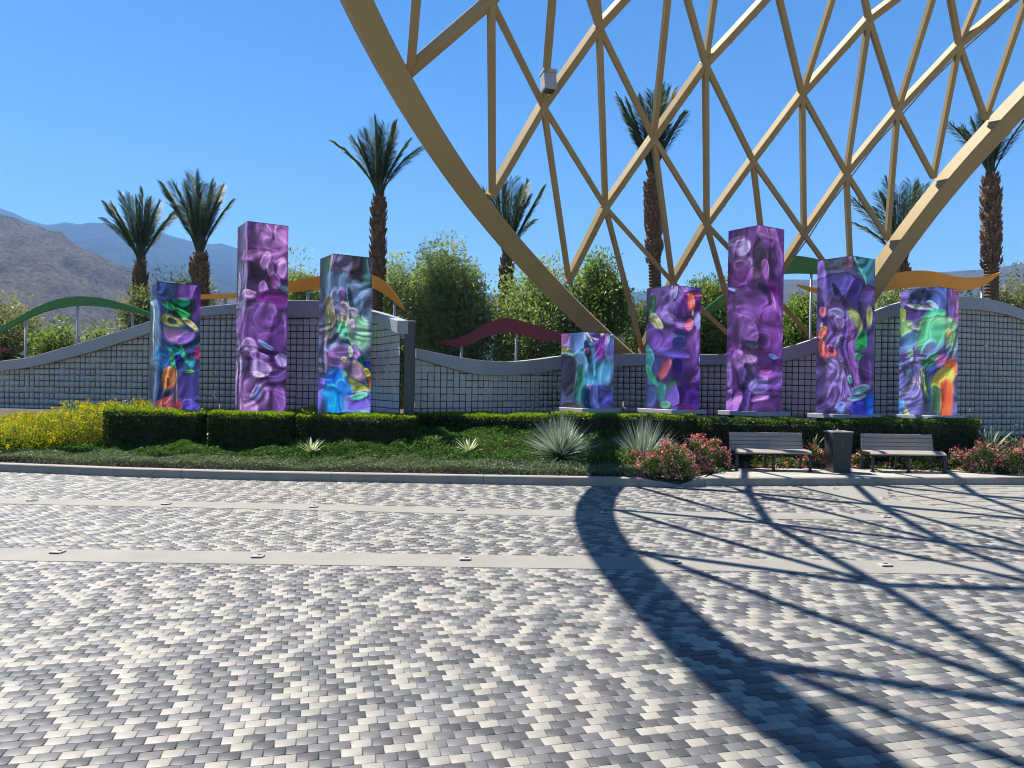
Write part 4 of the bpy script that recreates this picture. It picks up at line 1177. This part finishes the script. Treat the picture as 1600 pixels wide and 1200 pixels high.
cover('green_groundcover', 'dark green groundcover mounding up to the hedges', (-12.5, 2.75, lambda x: kerb_y(x) + .62 + .08 * math.sin(x * 2.1), lambda x: 16.3 if x > -2.2 else 15.3), 98000, .16, .055, .024, 'lawn', 22, .10)
cover('leaf_litter_cover', 'low dark green cover under the shrubs behind the benches', (2.6, 11.5, lambda x: max(kerb_y(x) + .3, 15.5 if 4 < x < 9 else kerb_y(x) + .6), lambda x: 16.6), 9000, .1, .06, .03, 'pinkleaf', 23, .04)
cover('yellow_backing', 'yellow-green flowering cover behind the left hedges', (-13.5, -3.2, lambda x: 15.9, lambda x: 17.6), 30000, .17, .07, .03, 'yellowleaf', 24, .08)

def hedge(label, pts, z_top, mat='hedge', n_=14000, seed=0, wd=.8, top='hedgelit'):
    (xa, ya), (xb, yb) = pts
    r = np.random.default_rng(seed)
    Lh = math.hypot(xb - xa, yb - ya)
    an = math.atan2(yb - ya, xb - xa)
    cx_, cy_ = (xa + xb) / 2, (ya + yb) / 2
    zb = min(bed(xa, ya), bed(xb, yb), bed(cx_, cy_)) - .05
    root = thing('box_hedge', label, 'hedge', (cx_, cy_, zb), 0, 'clipped hedges in front of the pillars')
    hh = z_top - zb
    MB().box((0, 0, hh / 2 - .02), (Lh - .16, wd - .16, hh - .12), (Vector((math.cos(an), math.sin(an), 0)), Vector((-math.sin(an), math.cos(an), 0)), Vector((0, 0, 1)))).build('branches', M['soil'], root)
    # leaves on the faces
    ar = np.array([Lh * wd * 1.6, Lh * hh, Lh * hh * .5, wd * hh, wd * hh])
    fc = r.choice(5, n_, p=ar / ar.sum())
    u, v = r.uniform(-.5, .5, n_), r.uniform(-.5, .5, n_)
    d = -np.abs(r.normal(0, .035, n_))
    x = np.where(fc < 3, u * Lh, np.where(fc == 3, -Lh / 2 - d, Lh / 2 + d))
    y = np.where(fc == 0, v * wd, np.where(fc == 1, -wd / 2 - d, np.where(fc == 2, wd / 2 + d, u * wd)))
    z = np.where(fc == 0, hh + d, (v + .5) * hh)
    wob = vnoise(x * 1.7 + seed, z * 1.7 + y, seed + 4, 3) * .045
    z = z + np.where(fc == 0, wob + .02, 0)
    y = y + np.where(fc == 1, -wob, 0)
    C = np.stack([x * math.cos(an) - y * math.sin(an), x * math.sin(an) + y * math.cos(an), z], 1)
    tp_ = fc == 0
    V, Q, t_ = leaves(C[~tp_], .05, .03, up=.4, seed=seed, tint=np.full((~tp_).sum(), .2))  # low tint paints the shade of the hedge sides into the leaves
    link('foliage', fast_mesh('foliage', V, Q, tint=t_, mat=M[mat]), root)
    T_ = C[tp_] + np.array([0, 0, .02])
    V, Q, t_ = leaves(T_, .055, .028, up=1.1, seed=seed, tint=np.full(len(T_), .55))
    link('top_leaves', fast_mesh('top_leaves', V, Q, tint=t_, mat=M[top]), root)  # top layer; by default its leaf colour carries the sunlight
def hx(px, y):
    return ((px - 800) / F * y, y)
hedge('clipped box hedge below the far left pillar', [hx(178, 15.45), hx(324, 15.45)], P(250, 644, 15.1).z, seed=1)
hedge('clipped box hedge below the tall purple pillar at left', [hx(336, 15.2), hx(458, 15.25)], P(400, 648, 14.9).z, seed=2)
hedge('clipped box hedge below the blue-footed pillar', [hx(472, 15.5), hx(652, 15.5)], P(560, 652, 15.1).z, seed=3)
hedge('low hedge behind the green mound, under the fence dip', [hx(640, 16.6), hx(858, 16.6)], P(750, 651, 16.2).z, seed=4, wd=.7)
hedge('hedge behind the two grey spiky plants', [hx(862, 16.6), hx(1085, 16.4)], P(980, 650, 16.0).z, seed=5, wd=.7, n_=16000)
hedge('dark hedge behind the left bench', [hx(1090, 16.35), hx(1292, 16.3)], P(1180, 659, 15.9).z, seed=6, wd=.75, n_=16000, top='hedge')  # dark top leaves paint in the shade of the lattice
hedge('dark hedge behind the right bench', [hx(1297, 16.3), hx(1520, 16.4)], P(1400, 659, 15.9).z, seed=7, wd=.75, n_=16000, top='hedge')  # lattice shade put into the top leaf colour here too

def shrub(name, label, cat, px, py_top, py_bot, wpx, y, leaf, flower, n_, nf, L=.06, W=.03, fs=.035, seed=0, group=None, flower2=None, deep=.8):
    r = np.random.default_rng(seed)
    c = P(px, (py_top + py_bot) / 2, y)
    zt, zb = P(px, py_top, y).z, bed(c.x, y)
    root = thing(name, label, cat, (c.x, y, zb), 0, group)
    a, b, hh = wpx / 2 / F * y, wpx / 2 / F * y * deep, zt - zb
    def pts(n_, lo):
        d = r.normal(size=(n_, 3))
        d /= np.linalg.norm(d, axis=1, keepdims=True)
        d[:, 2] = np.abs(d[:, 2])
        rad = r.uniform(lo, 1, (n_, 1)) ** .5
        rad = rad * (1 + .16 * vnoise(d[:, 0] * 2.3 + seed, d[:, 1] * 2.3 + d[:, 2] * 2, seed + 5, 3))[:, None]
        return d * rad * np.array([a, b, hh])
    C = pts(n_, .25)
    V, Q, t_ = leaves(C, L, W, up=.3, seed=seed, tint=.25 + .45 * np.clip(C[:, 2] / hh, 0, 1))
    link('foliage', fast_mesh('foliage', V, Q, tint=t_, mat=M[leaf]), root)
    m = MB()
    for q in range(7):
        an = q * 2.4
        m.tube([(0, 0, -.05), (a * .3 * math.cos(an), b * .3 * math.sin(an), hh * .4), (a * .6 * math.cos(an), b * .6 * math.sin(an), hh * .75)], [.014, .009, .004], 5)
    m.build('stems', M['bark'], root)
    if nf:
        for mt, k in ((flower, nf), (flower2, nf // 2)):
            if not mt:
                continue
            cl = pts(max(6, k // 9), .8) * 1.04
            C = cl[r.integers(0, len(cl), k)] + r.normal(0, fs * .75, (k, 3))
            C[:, 2] = np.maximum(C[:, 2], .02)
            V, Q, t_ = leaves(C, fs, fs * .8, up=.8, seed=seed + 3)
            tag(link('flowers', fast_mesh('flowers', V, Q, tint=t_, mat=M[mt]), root), kind='stuff')
    return root
ysh = 'yellow flowering shrubs before the left fence'
for i, (px, pt, pb, wp, y, lab) in enumerate((
        (-60, 664, 690, 170, 15.5, 'yellow flowering shrub at the left edge, half out of view'),
        (40, 655, 688, 150, 15.3, 'low yellow flowering shrub at lower left of the bank'),
        (110, 632, 690, 150, 15.5, 'broad yellow flowering shrub before the left fence'),
        (165, 628, 685, 130, 16.0, 'tallest yellow flowering shrub, beside the far left pillar'),
        (215, 630, 680, 90, 16.4, 'yellow flowering shrub tucked against the far left pillar foot'),
        (30, 645, 690, 150, 15.9, 'yellow flowering shrub against the base of the left fence'))):
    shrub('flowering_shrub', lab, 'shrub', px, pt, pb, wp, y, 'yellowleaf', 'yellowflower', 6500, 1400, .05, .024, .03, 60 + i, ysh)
psh = 'pink flowering shrubs round the benches'
for i, (px, pt, pb, wp, y, n_, nf, lab) in enumerate((
        (992, 702, 738, 42, 14.2, 1500, 260, 'small pink flowering shrub under the second grey spiky plant'),
        (1042, 690, 750, 90, 13.8, 4200, 900, 'largest pink flowering shrub at the end of the kerb'),
        (1085, 686, 742, 60, 14.6, 2600, 620, 'bright pink shrub between the large pink shrub and the bench'),
        (1118, 688, 738, 46, 14.9, 2000, 460, 'pink flowering shrub touching the left end of the left bench'),
        (1270, 697, 735, 44, 15.6, 1700, 420, 'pink flowering shrub between the left bench and the bin'),
        (1205, 708, 734, 100, 15.8, 2600, 240, 'low pink flowering shrub seen under the left bench'),
        (1345, 700, 734, 30, 15.6, 1000, 120, 'sparse pink flowering shrub between the bin and right bench'),
        (1425, 708, 734, 110, 15.8, 2600, 240, 'low pink flowering shrub seen under the right bench'),
        (1500, 700, 735, 50, 15.7, 1700, 260, 'pink flowering shrub past the right end of the right bench'),
        (1540, 693, 742, 70, 15.2, 3000, 600, 'pink flowering shrub below the green yucca'),
        (1592, 690, 745, 80, 15.0, 3200, 620, 'pink flowering shrub cut by the right edge of the photo'))):
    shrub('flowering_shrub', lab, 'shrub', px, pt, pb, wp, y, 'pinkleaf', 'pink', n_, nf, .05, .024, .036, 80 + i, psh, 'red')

def blade_mesh(name, L, w_, mat, bend, tint, seg=5, fold=.25):
    V, Q, T = [], [], []
    for i in range(seg + 1):
        t = i / seg
        ww = w_ * (1 - t) ** .6 * (.65 + .35 * min(1, t * 5)) if t < 1 else .001
        x, z = bend * L * t * t, L * t * (1 - .12 * abs(bend) * t)
        V += [(x, -ww / 2, z), (x - fold * ww, 0, z), (x, ww / 2, z)]
    for i in range(seg):
        a = i * 3
        Q += [(a, a + 1, a + 4, a + 3), (a + 1, a + 2, a + 5, a + 4)]
        T += [tint, tint]
    return fast_mesh(name, V, Q, tint=T, mat=M[mat], smooth=True)
def rosette(name, label, cat, px, py, y, R_, n_, w_, mat, tilt, seed, group=None, singles=True, bend=.12, hz=None):
    r = np.random.default_rng(seed)
    c = P(px, py, y)
    z = bed(c.x, y) + .04 if hz is None else hz
    root = thing(name, label, cat, (c.x, y, z), 0, group)
    if singles:
        protos = [blade_mesh('leaf', R_, w_, mat, b, t) for b, t in ((bend, .2), (bend * .6, .5), (bend * 1.4, .8), (bend * 1.8, .95))]
        for i in range(n_):
            k = (i + .5) / n_
            o = link('leaf', protos[int(r.integers(0, len(protos)))], root)
            s_ = r.uniform(.75, 1.1)
            o.scale = (s_, s_, s_)
            o.rotation_euler = (0, R(tilt[0] + (tilt[1] - tilt[0]) * k + r.normal(0, 5)), i * 2.39996 + r.normal(0, .1))
            o.location = (0, 0, .02)
    else:
        V, Q, T = [], [], []
        for i in range(n_):
            k = (i + .5) / n_
            th = R(tilt[0] + (tilt[1] - tilt[0]) * k ** .8 + r.normal(0, 4))
            an = i * 2.39996 + r.normal(0, .2)
            L_ = R_ * r.uniform(.72, 1.05)
            d0 = Vector((math.sin(th) * math.cos(an), math.sin(th) * math.sin(an), math.cos(th)))
            sd = Vector((-math.sin(an), math.cos(an), 0))
            sd = (sd + Vector(r.normal(0, .5, 3))).normalized()
            b_ = len(V)
            for t in (0, .3, .65, 1):
                p = d0 * L_ * t + Vector((0, 0, -bend * L_ * t * t * math.sin(th)))
                ww = w_ * (1, .85, .55, .06)[int(t * 3.2)]
                V += [p - sd * ww / 2, p + sd * ww / 2]
            for q in range(3):
                Q.append((b_ + q * 2, b_ + q * 2 + 1, b_ + q * 2 + 3, b_ + q * 2 + 2))
                T.append(np.clip(r.normal(.5, .22), 0, 1))
        link('leaves', fast_mesh('leaves', [tuple(v) for v in V], Q, tint=T, mat=M[mat]), root)
    return root
rosette('spiky_plant', 'left of the two big grey-green spiky plants on the mound', 'plant', 876, 720, 14.55, .92, 620, .017, 'spoon', (2, 86), 31, 'grey-green spiky plants', False, .06)
rosette('spiky_plant', 'right grey-green spiky plant half in the rim shadow', 'plant', 1003, 716, 14.9, .98, 620, .017, 'spoon', (2, 88), 32, 'grey-green spiky plants', False, .06)
rosette('agave', 'small pale agave in the groundcover below the blue-footed pillar', 'plant', 487, 712, 14.5, .36, 20, .06, 'agave', (8, 66), 33, 'small agaves')
rosette('agave', 'small pale variegated agave alone on the green mound', 'plant', 732, 712, 14.6, .38, 18, .06, 'agave', (10, 70), 34, 'small agaves')
rosette('agave', 'white-striped agave behind the pink shrub beside the bin', 'plant', 1270, 705, 15.9, .42, 20, .065, 'agave', (10, 68), 35, 'small agaves', hz=.42)
rosette('yucca', 'green yucca rising behind the pink shrub at right', 'plant', 1545, 700, 15.9, .78, 70, .035, 'yucca', (4, 82), 36, 'yuccas by the right fence', hz=.36)
rosette('yucca', 'yucca cut off by the right edge of the photo', 'plant', 1605, 692, 15.8, .7, 60, .035, 'yucca', (4, 84), 37, 'yuccas by the right fence', hz=.42)

# ---- trees beyond the fence
def tree(label, px, pt, wpx, y, mat, n_, seed, L=.16, W=.045, name='leafy_tree', low=1.0, hang=0):
    r = np.random.default_rng(seed)
    top = P(px, pt, y)
    root = thing(name, label, 'tree', (top.x, y, -.16), 0, 'trees beyond the fences')
    hh = top.z + .16
    a = wpx / 2 / F * y
    b = min(a, 2.2)
    m = MB()
    m.tube([(0, 0, -.1), (.05, 0, hh * .25), (-.04, .03, hh * .5), (.03, 0, hh * .72)], [.12, .1, .07, .03], 8)
    for q in range(9):
        an = q * 2.4
        z1 = hh * (.2 + .05 * q)
        m.tube([(0, 0, z1), (a * .35 * math.cos(an), b * .35 * math.sin(an), z1 + hh * .16), (a * .66 * math.cos(an), b * .66 * math.sin(an), z1 + hh * .3)], [.05, .03, .01], 5)
    m.build('trunk', M['bark'], root)
    # clumps through the crown's volume
    nc = int(46 + wpx * .35)
    d = r.normal(size=(nc, 3))
    d /= np.linalg.norm(d, axis=1, keepdims=True)
    rad = r.uniform(.15, 1, (nc, 1)) ** .42
    cl = d * rad
    zc, zr = hh * .58, hh * .42
    cl = cl * np.array([a * .86, b * .86, zr * .9]) + np.array([0, 0, zc])
    n_ = int(n_ * 2.5)
    size = r.uniform(.12, .25, nc) * (a + .5)
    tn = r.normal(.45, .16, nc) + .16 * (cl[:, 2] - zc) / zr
    k = r.integers(0, nc, n_)
    off_ = np.clip(r.normal(size=(n_, 3)), -1.5, 1.5) * size[k][:, None] * np.array([1, 1, 1.25])
    C = cl[k] + off_
    dirs = np.array([0, 0, -hang]) + off_ / (np.linalg.norm(off_, axis=1, keepdims=True) + 1e-6) * .9
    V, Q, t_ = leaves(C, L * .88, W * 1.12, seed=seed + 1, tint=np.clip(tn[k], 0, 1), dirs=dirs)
    link('crown', fast_mesh('crown', V, Q, tint=t_, mat=M[mat]), root)
tree('pale bush at the left edge behind the dark red tip', 10, 482, 130, 25, 'dusty', 6500, 101, .15, .04)
tree('yellow-green bush behind the left fence under the green wave', 97, 502, 80, 24.5, 'citrus', 5200, 102, .14, .05)
tree('low bright bush between the green wave poles', 158, 512, 62, 25, 'citrus', 3600, 103, .14, .05)
tree('pale leafy tree between the first palm and the far left pillar', 218, 448, 78, 27, 'dusty', 5600, 104, .15, .045)
tree('low pale tree behind the second palm from the left', 300, 428, 120, 29, 'olive', 7000, 105, .16, .04)
tree('small tree between the tall purple pillar and the blue-footed pillar', 475, 402, 92, 28, 'willow', 7500, 106, .17, .04)
tree('willowy tree whose left part stands behind the palm next to the big tree', 628, 388, 100, 27, 'willow', 12000, 107, .19, .035, hang=.5)
tree('big willowy tree behind the tall post and dark red wave', 700, 384, 140, 26, 'willow', 21000, 108, .19, .035, hang=.5)
tree('full green tree behind the dark red wave and short palm', 838, 424, 138, 25.5, 'willow', 16000, 109, .16, .045)
tree('pointed bright green tree behind the left cream rim', 936, 392, 100, 26, 'citrus', 13000, 110, .16, .05)
tree('dusty small tree glimpsed left of the coral-topped pillar', 1000, 455, 60, 29, 'olive', 4000, 111, .16, .045)
tree('bright tree between the coral-topped pillar and tall right pillar', 1112, 436, 110, 26, 'citrus', 12000, 112, .16, .05)
tree('bright tree under the dark green arch', 1240, 452, 96, 25.5, 'citrus', 10000, 113, .16, .05)
tree('small tree under the orange wave behind the right pillars', 1388, 452, 70, 27, 'willow', 5000, 114, .16, .045)
tree('yellow-green tree behind the crest of the right fence', 1490, 446, 110, 27, 'willow', 9000, 115, .17, .04)
tree('pale tree at the right edge beyond the right fence', 1585, 432, 120, 27, 'dusty', 11000, 116, .17, .045)

# ---- palms
def frond_mesh(seed, droop):
    r = np.random.default_rng(seed)
    V, Q, T = [], [], []
    n_ = 54
    def spine(t):
        return Vector((droop * t * t, 0, t * (1 - .25 * droop * t)))
    def addq(a, b, c, d, t_):
        k = len(V)
        V.extend([tuple(a), tuple(b), tuple(c), tuple(d)])
        Q.append((k, k + 1, k + 2, k + 3))
        T.append(t_)
    for i in range(10):
        a, b = spine(i / 10), spine((i + 1) / 10)
        w0, w1 = .016 * (1 - i / 10) + .003, .016 * (1 - (i + 1) / 10) + .003
        addq(a + Vector((0, -w0, 0)), a + Vector((0, w0, 0)), b + Vector((0, w1, 0)), b + Vector((0, -w1, 0)), .85)
        addq(a + Vector((-w0, 0, 0)), a + Vector((w0, 0, 0)), b + Vector((w1, 0, 0)), b + Vector((-w1, 0, 0)), .75)
    for i in range(n_):
        t = .26 + .74 * i / (n_ - 1)
        p = spine(t)
        tan = (spine(min(1, t + .02)) - spine(t - .02)).normalized()
        Ln = .19 * math.sin(math.pi * min(1, (t - .18) / .9)) ** .6 + .035
        for sg in (-1, 1):
            d = (tan * r.uniform(.75, 1.05) + Vector((.22, sg * .72, 0)) + Vector(r.normal(0, .09, 3))).normalized()
            nn = d.cross(tan).normalized() * .0065
            q = p + d * Ln * r.uniform(.85, 1.1) + Vector((0, 0, -.012))
            m_ = p + d * Ln * .45
            addq(p, m_ + nn, q, m_ - nn, float(np.clip(r.normal(.42, .2), 0, 1)))
    return fast_mesh('frond', V, Q, tint=T, mat=M['frond'])
fr = [frond_mesh(s_, d) for s_, d in ((1, .04), (2, .09), (3, .18), (4, .34))]
def palm(label, px_top, py_top, px_low, py_low, w_top, w_low, y, frlen, spread, seed, extra=()):
    r = np.random.default_rng(seed)
    a, b = P(px_top, py_top, y), P(px_low, py_low, y)
    base = Vector((b.x + (b.x - a.x) * .4, y, -.16))
    root = thing('palm_tree', label, 'tree', tuple(base), 0, 'palms beyond the fences')
    pa, pb = a - base, b - base
    rt, rl = w_top / 2 / F * y, w_low / 2 / F * y
    # trunk with ringed scars below and a thick sheath of leaf bases above
    m = MB()
    Hh = pa.z
    sheath = min(Hh * .45, 3.0)
    k = int(Hh / .055)
    pts, rr = [], []
    for i in range(k + 1):
        z = Hh * i / k
        t = min(1, z / Hh)
        p = Vector((0, 0, 0)).lerp(pa, t)
        q = Hh - z
        f_ = smooth01((sheath - q) / .5)
        r0 = rl * (1 - f_) + rt * .88 * f_
        if q < .5:
            r0 *= .45 + .55 * (q / .5) ** .6
        r0 *= (1.07 if i % 2 else .93) if f_ < .5 else 1 + r.normal(0, .03)
        pts.append(p)
        rr.append(r0)
    m.tube(pts, rr, 14)
    tr = m.build('trunk', M['trunk'], root)
    m = MB()
    for i in range(230):
        q = r.uniform(0, 1) ** 1.0 * sheath
        z = Hh - q - .02
        an = i * 2.39996 + r.normal(0, .2)
        rad = rt * .86 * (.5 + .5 * min(1, (q / .5) ** .6))
        p = Vector((0, 0, 0)).lerp(pa, z / Hh)
        o_ = Vector((math.cos(an), math.sin(an), 0))
        up_ = (o_ * .5 + Vector((0, 0, 1))).normalized()
        sd = o_.cross(Vector((0, 0, 1)))
        m.box(p + o_ * (rad + .01) + up_ * .05, (.11 * r.uniform(.7, 1.2), .04, .17 * r.uniform(.7, 1.3)), (sd, up_.cross(sd), up_), .5)
    # old stubs on the ringed part
    for i in range(26):
        z = r.uniform(.3, .98) * (Hh - sheath)
        an = r.uniform(0, 6.28)
        p = Vector((0, 0, 0)).lerp(pa, z / Hh)
        o_ = Vector((math.cos(an), math.sin(an), .5)).normalized()
        m.box(p + o_ * (rl + .01), (.05, .05, .1), (o_.orthogonal().normalized(), o_.cross(o_.orthogonal()).normalized(), o_), .6)
    tag(m.build('leaf_bases', M['boot'], root), kind='stuff')
    n_ = 18
    for i in range(n_):
        an = i * 2.39996 + seed
        k_ = (i + .3) / n_
        th = 2 + .54 * spread * k_ + r.normal(0, 3)
        fm = fr[min(3, int(k_ * 3.2))]
        o = link('frond', fm, root)
        s_ = frlen * r.uniform(.86, 1.06) * (1 - .18 * k_)
        o.scale = (s_, s_, s_)
        o.location = pa + Vector((math.cos(an) * .05, math.sin(an) * .05, -.1))
        o.rotation_euler = (0, R(th), an)
    for th, an, s_, v in extra:
        o = link('frond', fr[v], root)
        o.scale = (frlen * s_,) * 3
        o.location = pa + Vector((0, 0, -.1))
        o.rotation_euler = (0, R(th * .66), R(an))
palm('short palm leftmost of all, against the blue ridge', 219.5, 405, 219, 470, 21, 20, 29, 2.65, 34, 1, ((38, 185, .95, 1), (42, 5, .95, 1), (20, 180, 1, 0)))
palm('stout palm second from the left above the far left pillar', 312, 394, 312, 460, 29, 26, 25, 2.6, 30, 2, ((34, 180, 1.0, 1), (24, 0, .9, 0)))
palm('tall palm behind the blue-footed pillar', 592, 306, 590, 415, 25, 18, 26, 2.6, 27, 3, ((28, 180, .95, 3), (14, 0, 1, 0)))
palm('palm partly hidden behind the left cream rim', 792, 399, 791, 545, 24, 22, 28, 3.0, 30, 4, ((36, 0, .95, 0), (30, 180, .8, 1)))
palm('tallest palm, seen through the middle of the lattice', 1019, 272, 1029, 440, 27, 19, 26, 2.95, 28, 5, ((28, 180, 1.0, 1), (16, 0, 1, 0), (4, 0, 1.02, 0)))
palm('palm with its trunk top just over the orange wave at right', 1411, 411, 1409, 460, 24, 22, 28, 3.2, 32, 6, ((40, 180, .95, 2), (22, 0, .9, 0)))
palm('tall palm rightmost of all, behind the right cream rim', 1548, 272, 1552, 430, 29, 20, 25, 2.35, 28, 7, ((42, 180, .95, 2), (12, 0, 1, 0)))

# ================================================================== AIR
HAZE = .0002
m = MB().box((0, 1300, 399.5), (7000, 4400, 801))
hz = m.build('haze', None)
hz.data.materials.clear()
t = NT('haze_air')
pv = t.n('ShaderNodeVolumePrincipled')
pv.inputs['Color'].default_value = (.21, .50, 1.0, 1)
pv.inputs['Density'].default_value = HAZE
pv.inputs['Anisotropy'].default_value = .0
t.l(pv.outputs[0], t.out.inputs['Volume'])
hz.data.materials.append(t.m)
tag(hz, kind='stuff')
